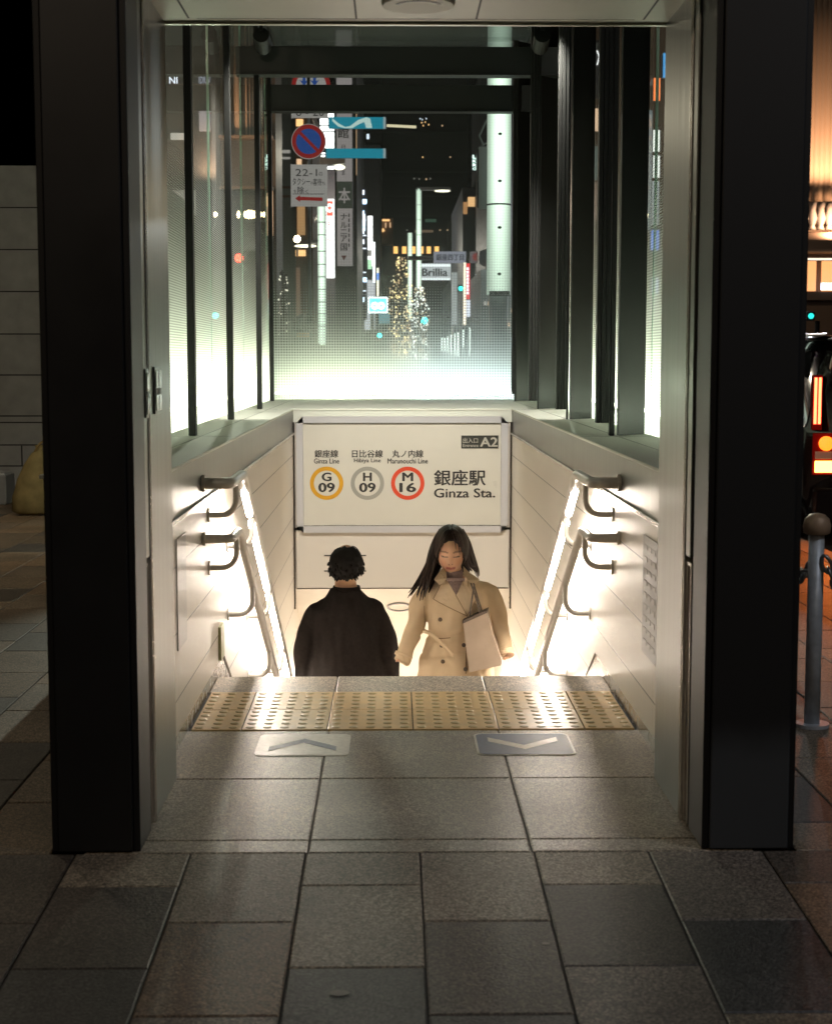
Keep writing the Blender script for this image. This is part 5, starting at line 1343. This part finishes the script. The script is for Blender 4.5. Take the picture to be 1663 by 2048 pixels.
t2 = thing('traffic_sign', 'round blue sign with red rim and white arrows, half hidden above', 'traffic sign', at(622, 160, 19.3))
c = at(622, 172, 19.3); r = 38 / FPX * 19.3
b = MB(); disc_ring(b, (c.x, 19.3, c.z), r * .78, r, .01); b.build('red_ring', M_sr, t2)
b = MB(); disc_ring(b, (c.x, 19.302, c.z), 0, r * .78, .008); b.build('white_disc', M_sw, t2)
for x in (608, 629):
    b = MB(); A = lambda x_, y_: at(x_, y_, 19.298)
    b.prism([A(x - 3, 150), A(x + 3, 150), A(x + 3, 162), A(x + 9, 160), A(x, 172), A(x - 9, 160), A(x - 3, 162)], (0, .002, 0)); b.build('arrow', M_sb, t2)
# vertical signs
M_neonw = emis('neon_white', (1, .98, 1), 1.6); M_redtxt = emis('neon_red', (1, .10, .06), .9)
t = signboard('tall white lit vertical sign with red characters and a red square', 652, 398, 669, 556, 44, M_neonw)
xa, za, xb, zb = pxbox(653, 432, 666, 402, 43.99); bx('emblem', xa, 43.97, za, xb, 43.995, zb, M_redtxt, t)
c = at(659, 416, 43.96); b = MB(); disc_ring(b, (c.x, 43.95, c.z), .06, .12, .01, 20); b.build('emblem_swirl', M_neonw, t)
vtext(t, 'キユニアフンノ', 653.5, 662, [(441, 454), (464, 470), (473, 479), (480, 488), (493, 500), (519, 531), (540, 547)], 43.985, M_redtxt, .02)
t = signboard('blown out bright white vertical sign behind the parking roundel', 640, 221, 668, 338, 58, emis('neon_hot', (1, 1, 1), 2.4))
for y in (234, 250, 296, 308, 262):
    xa, za, xb, zb = pxbox(640, y + (9 if y == 296 else 2.5), 668, y, 57.9); bx('bar', xa, 57.9, za, xb, 57.98, zb, M_bdark, t)
M_signgrey = emis('sign_grey', (.62, .55, .55), .2); M_signgreen = emis('sign_green', (.1, .13, .1), .12, base=(.03, .04, .03))
t = signboard('tall grey vertical bookshop sign with dark characters', 672, 60, 705, 532, 47, M_signgrey)
xa, za, xb, zb = pxbox(673, 417, 704.5, 363, 46.99); bx('green_panel', xa, 46.96, za, xb, 46.99, zb, M_signgreen, t)
M_dk = pbr('sign_dark_text', (.03, .03, .03), .6)
ptext('lettering', '館', 675, 256, 697, 276, 46.98, M_dk, t, .02)
for ya in (290, 305, 332, 341): ptext('lettering', '日' if ya < 320 else '言', 683, ya, 690, ya + 9, 46.98, M_dk, t)
ptext('lettering', '本', 677, 376, 700, 406, 46.95, M_signgrey, t, .02)
vtext(t, 'ナルニア国', 681, 694, [(427, 440), (444, 456), (459, 468), (471, 484), (487, 501)], 46.98, M_dk, .02)
for k in range(7): xa, za, xb, zb = pxbox(696.5, 434 + 10 * k, 699, 427 + 10 * k, 46.98); bx('small_lettering', xa, 46.97, za, xb, 46.985, zb, M_dk, t)
A = lambda x, y: at(x, y, 46.98)
b = MB(); b.prism([A(682, 511), A(693, 511), A(687.5, 521)], (0, .01, 0)); b.build('triangle', pbr('dark_red', (.16, .03, .025), .6), t)
# pixel-like blue white board
t = signboard('cluster of blue white neon strips on a dark vertical board', 715, 375, 733, 640, 66, M_bdark)
random.seed(21); M_n1 = emis('neon_blue', (.55, .75, 1), 2.2); M_n2 = emis('neon_pale', (.8, .86, 1), 1.5)
yy = 380
k = 0
while yy < 600:
    hgt = random.choice((6, 9, 14, 18)); x0 = random.choice((716, 719, 724)); x1 = x0 + random.choice((4, 6, 9))
    xa, za, xb, zb = pxbox(x0, yy + hgt, x1, yy, 65.9); bx('neon_strip', xa, 65.92, za, xb, 65.99, zb, M_n1 if k % 3 else M_n2, t); k += 1
    if k % 4 == 0:
        xa, za, xb, zb = pxbox(715.5, yy + 1.4, 732, yy, 65.9); bx('neon_strip', xa, 65.9, za, xb, 65.98, zb, M_n2, t)
    yy += hgt * random.choice((.6, .8, 1.1))
t = signboard('white segmented vertical sign with a pale green section', 735, 432, 745, 532, 70, M_neonw)
for y in (453, 474): xa, za, xb, zb = pxbox(734.6, y + 1, 745.4, y, 69.9); bx('gap', xa, 69.9, za, xb, 69.99, zb, M_bdark, t)
xa, za, xb, zb = pxbox(735, 538, 743, 519, 69.9); bx('green_section', xa, 69.9, za, xb, 69.99, zb, emis('neon_green', (.55, .95, .6), .7), t)
xa, za, xb, zb = pxbox(735, 512, 743, 500, 69.9); bx('dim_section', xa, 69.9, za, xb, 69.99, zb, dimw, t)
signboard('narrow bright white vertical neon sign', 745, 484, 750, 565, 72, emis('neon_ice', (.9, .97, 1), 1.3))
t = signboard('thin vertical sign of white, blue and yellow sections', 753, 536, 757.5, 592, 74, emis('neon_soft', (1, .92, .7), 1.0))
xa, za, xb, zb = pxbox(753, 560, 757.5, 546, 73.9); bx('blue_section', xa, 73.9, za, xb, 73.99, zb, emis('neon_navy', (.1, .3, .9), .8), t)
signboard('deep blue vertical banner beside the white shop fronts', 703, 566, 711, 640, 68, emis('banner_blue', (.12, .28, .75), .45))
signboard('pale lit shop front panel in the left row', 711, 572, 718, 600, 67, cool)
signboard('warm lit vertical strip sign below the bookshop sign', 678, 556, 685, 622, 62, emis('strip_amber', (1, .62, .34), .9))
signboard('tan lit vertical strip lower in the left row', 681, 625, 689, 660, 61, emis('strip_tan', (.7, .5, .35), .4))
signboard('bluish white lit doorway in the left row', 694, 590, 703, 670, 76, emis('door_blue', (.6, .68, .8), .3))
signboard('pale lit building strip right of the neon cluster', 726, 560, 750, 660, 90, emis('pale_strip', (.62, .68, .8), .35))
signboard('small blue sign low in the left row', 693, 676, 708, 685, 64, emis('blue_small', (.3, .45, 1), .8))
# teal sign
t = signboard('square cyan lit sign with a white knot emblem and pale border', 736, 594, 775, 626, 48, emis('cyan_face', (.08, .66, .85), 1.25))
M_cw = emis('cyan_white', (.85, 1, 1), 2.2)
for bxp in ((736, 594, 775, 596), (736, 624, 775, 626), (736, 596, 738, 624), (773, 596, 775, 624)):
    xa, za, xb, zb = pxbox(bxp[0], bxp[3], bxp[2], bxp[1], 47.98); bx('border', xa, 47.97, za, xb, 47.99, zb, M_cw, t)
b = MB()
for cx, s_ in ((749, 1), (762, 1)):
    c = at(cx, 611.5, 47.97); disc_ring(b, (c.x, 47.97, c.z), .045, .115, .012, 24)
b.build('emblem', M_cw, t)
bx('pole', at(744, 626, 48.1).x - .06, 48.1, 0, at(744, 626, 48.1).x + .06, 48.2, at(744, 626, 48.1).z, M_grey_metal, t)
signboard('dim teal square sign below the bright cyan one', 757, 628, 779, 647, 58, emis('cyan_dim', (.10, .34, .42), .40))
# teal banners
M_teal = emis('banner_teal', (.01, .24, .34), .5, base=(.02, .1, .14))
t = signboard('teal banner board with a pale wave, upper of the pair', 658, 234, 771, 257, 33, M_teal, 'banner', 'banner', group='teal banner boards')
A = lambda x, y: at(x, y, 32.985)
M_wave = emis('wave_pale', (.42, .58, .55), .6)
b = MB(); up_ = [(664, 236), (676, 246), (690, 254), (700, 252), (716, 240), (732, 234.5), (740, 237), (744, 256)]; lo_ = [(664, 242), (676, 253), (690, 256.5), (704, 256.5), (718, 248), (728, 244), (730, 249), (732, 256)]
for i in range(7): b.prism([A(*up_[i]), A(*up_[i + 1]), A(*lo_[i + 1]), A(*lo_[i])], (0, .004, 0))
b.build('wave', M_wave, t)
b = MB()
for cx in (684, 694): c = A(cx, 243); disc_ring(b, (c.x, c.y, c.z), 0, .055, .004, 16)
b.build('dot', M_teal, t)
xa, za, xb, zb = pxbox(766, 257, 771, 234, 32.98); bx('end_cap', xa, 32.98, za, xb, 32.999, zb, emis('cap_grey', (.35, .45, .48), .4), t)
t = signboard('plain teal banner board, lower of the pair', 652, 297, 771, 316, 33, M_teal, 'banner', 'banner', group='teal banner boards')
xa, za, xb, zb = pxbox(766, 316, 771, 297, 32.98); bx('end_cap', xa, 32.98, za, xb, 32.999, zb, emis('cap_grey', (.35, .45, .48), .4), t)
t = thing('street_lantern', 'thin pale lamp bar right of the upper teal banner', 'lantern', at(800, 252, 60)); a = at(772, 251, 60); e_ = at(832, 254, 60)
b = MB(); b.tube([a, e_], .05, 8); b.build('lamp_head', emis('lamp_thin', (.9, .78, .5), .5), t)
# orange globe lamp
p = at(594, 478, 46); t = thing('globe_lamp', 'bright warm globe lamp in front of the brown building', 'lamp', p)
b = MB(); b.sphere(p, .10, .10, .10, 16, 12); b.build('globe', emis('globe', (1, .80, .50), 14), t, True)
b = MB(); b.tube([p - Vector((0, 0, .1)), p - Vector((0, 0, .5))], .03, 8); b.build('stem', M_grey_metal, t)
# billboard and street signs
t = signboard('white lit billboard with large dark lettering across the street end', 840, 527, 901, 560, 110, emis('bill_white', (.72, .80, .86), .30), 'billboard', 'billboard')
for bxp in ((842, 528, 900, 533), (842, 556, 900, 560)):
    xa, za, xb, zb = pxbox(bxp[0], bxp[3], bxp[2], bxp[1], 109.9); bx('light_band', xa, 109.9, za, xb, 109.98, zb, emis('bill_hot', (.9, .97, 1), .7), t)
ptext('lettering', 'Brillia', 844, 537, 894, 552, 109.9, pbr('bill_text', (.02, .025, .03), .6), t, .03)
t = signboard('grey blue street name sign with dark characters', 867, 503, 931, 526, 72, emis('name_face', (.33, .34, .42), .42))
ptext('lettering', '銀座四丁目', 872, 508, 927, 521, 71.98, pbr('name_text', (.05, .055, .09), .6), t, .02)
bx('gantry', at(815, 516, 72.3).x, 72.3, at(815, 516, 72.3).z - .1, at(935, 516, 72.3).x, 72.45, at(815, 514, 72.3).z + .05, M_grey_metal, t)
t = signboard('dim sign with two dark red discs right of the street name', 940, 503, 970, 526, 73, emis('dim_face', (.22, .2, .22), .3))
for cx in (951, 965): c = at(cx, 514, 72.98); b = MB(); disc_ring(b, (c.x, 72.97, c.z), 0, .17, .01, 20); b.build('disc', emis('disc_red', (.4, .06, .05), .3), t)
t = signboard('red vertical sign with pale lettering on the right side', 931, 527, 939, 598, 68, emis('red_face', (.85, .05, .05), .7))
for k in range(8): xa, za, xb, zb = pxbox(933, 540 + 7 * k, 936.5, 535 + 7 * k, 67.98); bx('lettering', xa, 67.97, za, xb, 67.99, zb, M_n2, t)
signboard('cream lit vertical strip left of the red sign', 926.5, 525, 931, 650, 67.5, emis('cream_strip', (1, .85, .66), 1.0))
t = signboard('white vertical sign with blue lettering below the red one', 932, 600, 945, 634, 68.5, emis('white_low', (.75, .78, .9), .7))
for k in range(5): xa, za, xb, zb = pxbox(941, 606 + 6 * k, 944, 602 + 6 * k, 68.4); bx('lettering', xa, 68.4, za, xb, 68.49, zb, M_bpurple, t)
signboard('small lit white panel right of the dim pole', 913, 602, 919, 619, 82, cool)
signboard('pale drop shaped lamp panel on the slate building', 950, 548, 955, 560, 74, emis('drop', (.8, .85, .95), .8))
# banner beside the big pole, neon letters
t = signboard('grey vertical banner hanging left of the big luminous pole', 957, 293, 972, 418, 20.2, pbr('banner_grey', (.30, .30, .32), .6), 'banner', 'banner', .03)
b = MB(); b.tube([at(972, 240, 20.25), at(957, 272, 20.25), at(966, 292, 20.25)], .02, 8); b.tube([at(976, 285, 20.25), at(960, 290, 20.25)], .015, 8); b.build('bracket', M_grey_metal, t)
t = signboard('small vertical neon letters on the dark building', 943, 308, 955, 342, 74, M_bdark)
vtext(t, 'LKRO', 945, 952, [(310, 317), (319, 325), (327, 333), (335, 340)], 73.98, emis('neon_mint', (.75, 1, .92), 1.4), .03)
# traffic signals
def signal(label, px, py, Y, rr, c_, st, red=False, post=True):
    p = at(px, py, Y); t = thing('traffic_signal', label, 'traffic signal', (p.x, Y, ZP), 'traffic signals along the street')
    b = MB(); b.box(p.x - rr * 1.5, Y + .02, p.z - rr * 1.6, p.x + rr * (1.5 if red else 5.0), Y + .25, p.z + rr * 1.6); b.build('housing', M_bdark, t, bevel=.02)
    b = MB(); disc_ring(b, (p.x, Y, p.z), 0, rr, .018, 20); b.build('lens', emis('signal_%.2f_%.1f' % (c_[0], st), c_, st), t)
    if post:
        b = MB(); b.tube([(p.x + rr * 3, Y + .15, 0), (p.x + rr * 3, Y + .15, p.z - rr * 1.65)], .05, 8); b.build('post', M_bdark, t)
TEAL = (.03, .85, .72)
for lab, px, py, Y, rr in (('brightest green signal in the middle of the back glass', 848, 641, 60, .13), ('small green signal low at the left row', 759, 671, 80, .11), ('green signal low at the right row', 943, 665, 75, .12), ('small green signal left of the light columns', 892, 680, 110, .14),
                           ('green signal seen through the left glass beside a pale tube', 355, 609, 26, .06), ('double green signal seen through the second left pane', 431, 631, 30, .06), ('green signal low in the second left pane', 408, 690, 40, .07)):
    signal(lab, px, py, Y, rr, TEAL, 5)
signal('upright green signal beside the red vertical sign', 921, 577, 70, .10, TEAL, 2.5)
signal('large red signal seen through the left glass', 478, 516, 30, .085, (1, .06, .03), 8, True)
t = signal('green signal right of the right pillar above the taxi', 1621, 632, 30, .055, TEAL, .8, True)
# trees with fairy lights
M_bark = pbr('bark', (.05, .038, .03), .9)
def fairy_tree(label, cx, ytop, ybot, halfpx, Y, n, cols, shape):
    p0 = at(cx, 720, Y); zt = at(cx, ytop, Y).z; zb = at(cx, ybot, Y).z; hw = halfpx / FPX * Y
    t = thing('street_tree', label, 'tree', (p0.x, Y, ZP), 'street trees hung with fairy lights')
    b = MB(); limb(b, [(p0.x, Y, -.02), (p0.x + .05 * hw, Y, (zt + 0) * .3), (p0.x, Y, zt * .75), (p0.x, Y, zt)], [.14, .10, .06, .015], 8, 4); b.build('trunk', M_bark, t, True)
    b = MB(); tips = []
    for k in range(26):
        f = random.uniform(.25, .97); z = zb + (zt - zb) * f; a = random.uniform(0, 6.28); L_ = hw * shape(f) * random.uniform(.6, 1)
        e_ = (p0.x + L_ * math.cos(a), Y + L_ * math.sin(a), z + L_ * .6); limb(b, [(p0.x, Y, z - .3), ((p0.x + e_[0]) / 2, (Y + e_[1]) / 2, z + .1), e_], [.035, .02, .008], 5, 2); tips.append((Vector((p0.x, Y, z - .3)), Vector(e_)))
    b.build('branch', M_bark, t)
    groups = [MB() for _ in cols]
    for k in range(n):
        f = random.random(); z = zb + (zt - zb) * f; a = random.uniform(0, 6.28); L_ = hw * shape(f) * math.sqrt(random.random())
        c = Vector((p0.x + L_ * math.cos(a), Y + L_ * math.sin(a), z)); rr = Y / FPX * random.choice((.8, 1.1, 1.4, 1.9))
        groups[random.randrange(len(cols))].sphere(c, rr, rr, rr, 6, 4)
    for g, (c_, st) in zip(groups, cols):
        if not g.v: continue
        o = g.build('fairy_lights', emis('fairy', c_, st), t); o['kind'] = 'stuff'
random.seed(5)
fairy_tree('street tree wrapped in golden fairy lights left of the central pole', 801, 514, 720, 24, 62, 360, [((1, .78, .36), 1.3), ((1, .86, .56), .7), ((1, .62, .3), .5)], lambda f: .35 + .75 * math.sin(min(1, (1 - f) * 1.25) * 2.4))
fairy_tree('street tree with white and amber fairy lights right of the central pole', 838, 575, 735, 26, 52, 330, [((.95, 1, .95), 1.1), ((1, .8, .5), .6)], lambda f: .8 if f < .8 else .5)
fairy_tree('slim tree with sparse fairy lights seen at the left edge of the back glass', 568, 545, 680, 12, 30, 46, [((1, .9, .75), .8)], lambda f: .9)
fairy_tree('slim tree with white fairy lights in the third left pane', 480, 555, 700, 10, 28, 60, [((.95, 1, .95), 1.6)], lambda f: .9)
# columns of light on the right
for i, (x, ya, yb) in enumerate(((883, 676, 702), (889, 676, 704), (895, 673, 705), (901.5, 669, 708), (909, 667, 712), (915.5, 664, 713), (926, 660, 694), (939, 655, 712), (950, 650, 712), (965, 645, 715))):
    Y = 92 - 3.4 * i; a = at(x, yb, Y); e_ = at(x, ya, Y)
    t = thing('light_column', 'slim white light column, number %d along the right pavement from the far end' % (i + 1), 'light column', (a.x, Y, 0), 'light columns along the right pavement')
    t['label'] = 'slim white light column low on the right side of the street'
    b = MB(); b.tube([(a.x, Y, max(a.z, .3)), (a.x, Y, e_.z)], Y / FPX * 1.3, 8); b.build('tube', emis('column_light', (.86, 1, .92), .9), t, True)
    b = MB(); b.tube([(a.x, Y, -.02), (a.x, Y, max(a.z, .3) - .01)], Y / FPX * 1.0, 8); b.build('post', M_grey_metal, t, True)
# red car far away
t = thing('parked_car', 'small distant car with red tail lights on the right of the street', 'car', (at(945, 722, 70).x, 70, ZR)); p = at(945, 722, 70)
b = MB(); cx_ = p.x
prof = [(-.85, .25), (-.87, .75), (-.7, .85), (-.55, 1.38), (.55, 1.38), (.7, .85), (.87, .75), (.85, .25)]
b.prism([(cx_ + x, 70, ZR + z) for x, z in prof], (0, 4.2, 0)); b.build('body', pbr('car_red', (.25, .04, .03), .25), t, bevel=.04)
for s_ in (-1, 1):
    b = MB(); b.box(cx_ + s_ * .68 - .13, 69.95, ZR + .62, cx_ + s_ * .68 + .13, 69.998, ZR + .76); b.build('tail_light', emis('far_tail', (1, .2, .12), 3), t)
    for y in (70.8, 73.4):
        b = MB(); b.tube([(cx_ + s_ * .8 - .09, y, ZR + .3), (cx_ + s_ * .8 + .09, y, ZR + .3)], .3, 16); b.build('wheel', M_dark, t)
b = MB(); b.prism([(cx_ - .5, 69.99, ZR + .9), (cx_ + .5, 69.99, ZR + .9), (cx_ + .42, 69.99, ZR + 1.3), (cx_ - .42, 69.99, ZR + 1.3)], (0, -.01, 0)); b.build('rear_window', M_glass, t)

# ------------------------------------------------------------------ seen through the left glass
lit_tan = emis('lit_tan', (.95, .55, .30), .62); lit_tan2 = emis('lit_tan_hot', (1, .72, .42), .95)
Yb = 35
t = building('tall stone building with warm lit columns left of the back glass', 395, 548, -60, Yb, 2, pbr('facade_tan', (.03, .022, .018), .6), cat='building')
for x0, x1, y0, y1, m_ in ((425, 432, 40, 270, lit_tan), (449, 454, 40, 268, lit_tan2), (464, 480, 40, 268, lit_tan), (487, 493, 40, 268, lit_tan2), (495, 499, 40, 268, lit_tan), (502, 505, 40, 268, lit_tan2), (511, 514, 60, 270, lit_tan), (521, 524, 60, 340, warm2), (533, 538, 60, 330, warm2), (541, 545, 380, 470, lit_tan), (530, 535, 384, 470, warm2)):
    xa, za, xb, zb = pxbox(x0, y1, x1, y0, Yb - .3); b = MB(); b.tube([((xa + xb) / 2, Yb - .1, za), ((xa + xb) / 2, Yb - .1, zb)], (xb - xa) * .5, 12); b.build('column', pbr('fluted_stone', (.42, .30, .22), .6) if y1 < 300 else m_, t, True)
for x0, x1, y0, y1 in ((425, 545, 270, 276), (425, 545, 372, 378)):
    xa, za, xb, zb = pxbox(x0, y1, x1, y0, Yb - .4); bx('cornice', xa, Yb - .4, za, xb, Yb - .005, zb, M_bbrown, t)
for x, s_ in ((430, .7), (433.5, .5), (477, .9), (491, .9), (497, 1.1), (503, 1.1), (508, .9), (521, .7), (528, .7)):
    p = at(x, 429, Yb - 1); t = thing('wall_lamp', 'small bright warm lamp in a row on the tan stone building', 'lamp', p, 'warm lamps on the tan building')
    b = MB(); b.sphere(p, .045 * s_, .045, .09 * s_, 10, 8); b.build('bulb', emis('wall_lamp', (1, .80, .48), 7), t, True)
    b = MB(); b.box(p.x - .02, p.y + .04, p.z - .12, p.x + .02, p.y + .6, p.z - .09); b.build('bracket', M_bdark, t)
building('dim grey building behind the nearest left pane', 330, 428, 40, 34, 10, M_bdark, wins=[(341, 266, 374, 279, emis('pale_win', (.7, .75, .72), .45)), (398, 222, 421, 262, emis('bluish_win', (.4, .45, .6), .35)), (342, 380, 392, 430, dimw)])
t = signboard('row of white neon letters above the left panes', 338, 152, 422, 168, 33, M_bdark)
ptext('lettering', 'NI', 339, 154, 355, 167, 32.98, M_n2, t); ptext('lettering', 'IDIUV', 398, 153, 421, 167, 32.98, emis('neon_mid', (.6, .65, .85), .5), t)
t = signboard('small white neon letters on the tan building', 434, 160, 476, 168, 45, M_bdark); ptext('lettering', 'IV E', 435, 161, 475, 167, 44.98, emis('neon_lilac', (.75, .75, 1), 1.4), t)
signboard('small dim teal sign on the tan building', 468, 299, 496, 318, 44, emis('teal_dim', (.08, .2, .24), .5))
t = signboard('reflected pale violet lettering in the second left pane, built as a dark vertical sign', 437, 410, 456, 570, 36, M_bdark)  # lettering mirrored in the glass, its reflection put in as a solid sign behind
A0 = at(440, 566, 35.98); A1 = at(440, 414, 35.98); wd_ = at(450, 566, 35.98).x - A0.x
text_on('lettering', 'GENERAL VISION', (A0 + Vector((wd_, 0, 0)), Vector((0, 0, A1.z - A0.z)), Vector((-wd_, 0, 0))), emis('violet_txt', (.5, .48, .7), .45), t, .0)
for lab, x0, x1, ya, yb, Y in (('upper pale light tube in the nearest left pane', 359, 364, 572, 631, 25), ('lower pale light tube in the nearest left pane', 359.5, 363.5, 634, 712, 25.2), ('thin pale light tube in the second left pane', 422.5, 425, 590, 674, 28), ('thin pale light tube in the third left pane', 485.5, 488.5, 612, 690, 31)):
    a = at((x0 + x1) / 2, yb, Y); e_ = at((x0 + x1) / 2, ya, Y); t = thing('light_tube', lab, 'light tube', (a.x, Y, 0), 'pale light tubes beyond the left glass')
    b = MB(); b.tube([a, e_], (x1 - x0) / 2 / FPX * Y, 10); b.build('tube', emis('tube_pale', (.8, .95, .95), .7), t, True)
    if a.z > .1: b = MB(); b.tube([(a.x, Y, -.02), (a.x, Y, a.z - .005)], .02, 8); b.build('post', M_grey_metal, t, True)
t = signboard('small blue lit sign in the second left pane', 411, 672, 424, 684, 32, emis('blue_lit', (.3, .65, .95), .9))

# ------------------------------------------------------------------ right side of the street
Yr = 40
t = building('stone building with warm uplit fluting right of the right pillar', 1150, 2100, -300, 58, 20, pbr('facade_stone', (.2, .13, .09), .6))
for k, (x0, x1) in enumerate(((1608, 1616), (1621, 1629), (1634, 1641), (1646, 1652), (1657, 1662), (1667, 1675), (1681, 1690), (1697, 1706))):
    xa, za, xb, zb = pxbox(x0, 402, x1, -250, 57.7); b = MB(); b.tube([((xa + xb) / 2, 57.9, za), ((xa + xb) / 2, 57.9, zb)], (xb - xa) * .46, 14); b.build('column', pbr('fluted_stone', (.42, .30, .22), .6, 0, 3, .12), t, True)
xa, za, xb, zb = pxbox(1500, 505, 1720, 465, 57); bx('cornice', xa, 56.6, za, xb, 57.99, zb, pbr('cornice_stone', (.16, .11, .085), .6), t, .1)
for x in range(1606, 1700, 17):
    c = at(x, 432, 57.2); b = MB(); rg = []
    for f, r in ((0, .16), (.15, .1), (.4, .2), (.7, .12), (1, .17)): rg.append([(c.x + r * math.cos(2 * math.pi * q / 12), 57.2 + r * math.sin(2 * math.pi * q / 12), c.z - .5 + f * 1.0) for q in range(12)])
    b.loft(rg); b.build('baluster', pbr('baluster_stone', (.13, .12, .12), .5), t, True)
xa, za, xb, zb = pxbox(1500, 520, 1720, 516, 56.5); bx('light_band', xa, 56.55, za, xb, 56.59, zb, emis('cornice_light', (1, .85, .66), .9), t)
for x0, x1 in ((1606, 1630), (1643, 1672), (1684, 1710)):
    xa, za, xb, zb = pxbox(x0, 582, x1, 522, 57.9); bx('window', xa, 57.9, za, xb, 57.98, zb, emis('shop_orange', (1, .42, .14), .75), t)
xa, za, xb, zb = pxbox(1500, 600, 1720, 584, 57.4); bx('sill', xa, 57.3, za, xb, 57.99, zb, pbr('cornice_stone', (.16, .11, .085), .6), t)
xa, za, xb, zb = pxbox(1640, 580, 1663, 566, 57.3); bx('lit_panel', xa, 57.25, za, xb, 57.29, zb, M_n2, t)
# signs seen in the slots between the right fins
t = signboard('white script neon sign in the slot between the right fins', 1176, 80, 1202, 196, 40, M_bdark)
A = lambda x, y: at(x, y, 39.97)
b = MB(); b.tube([A(1181, 85), A(1184.5, 100), A(1185, 130), A(1181.5, 155), A(1180, 180), A(1182.5, 190), A(1185, 178), A(1180.5, 150), A(1178.5, 120), A(1181, 85)], .022, 6); b.tube([A(1193, 101), A(1197, 112), A(1199.5, 124)], .016, 6); b.tube([A(1200, 102), A(1196, 120), A(1193, 130)], .016, 6); b.build('neon_script', emis('neon_script', (1, 1, 1), 1.3), t)
signboard('small orange lit panel below the script neon', 1186, 149, 1200, 165, 41, emis('peach', (1, .55, .32), .75))
signboard('peach lit panel in the slot between the right fins', 1184, 217, 1200, 262, 42, emis('peach2', (1, .66, .42), .85))
signboard('tan lit wall panel low in the slot between the right fins', 1181, 365, 1202, 440, 43, emis('tan_panel', (.45, .28, .2), .3))
signboard('dim green panel in the slot between the right fins', 1181, 292, 1202, 360, 43.5, emis('green_panel', (.15, .22, .2), .35))
for lab, x0, y0, x1, y1, c_, st in (('white vertical sign in the rightmost pane, high', 1286, 84, 1295, 168, (.8, .9, 1), 1.1), ('orange lantern panel in the rightmost pane', 1307, 156, 1319, 201, (1, .22, .03), 1.2), ('upper white lit panel in the rightmost pane', 1306, 260, 1318, 303, (.95, 1, .92), 1.2), ('lower white lit panel in the rightmost pane', 1306, 311, 1318, 355, (.95, 1, .92), 1.1),
                            ('pale grey lit panel in the rightmost pane', 1304, 362, 1316, 450, (.6, .66, .66), .5), ('blue lit panel in the rightmost pane', 1302, 460, 1316, 500, (.15, .3, 1), .9), ('pale blue lit panel in the rightmost pane', 1303, 556, 1315, 588, (.7, .75, 1), .9), ('pink white panel low in the rightmost pane', 1302, 600, 1314, 640, (.9, .75, .8), .5), ('narrow blue strip in the rightmost pane', 1326, 106, 1331, 155, (.05, .4, .9), .8), ('grey building strip in the rightmost pane', 1282, 220, 1300, 460, (.2, .27, .3), .3)):
    signboard(lab, x0, y0, x1, y1, 36, emis(lab[:14], c_, st))
# left edge: street tree / sky stays dark
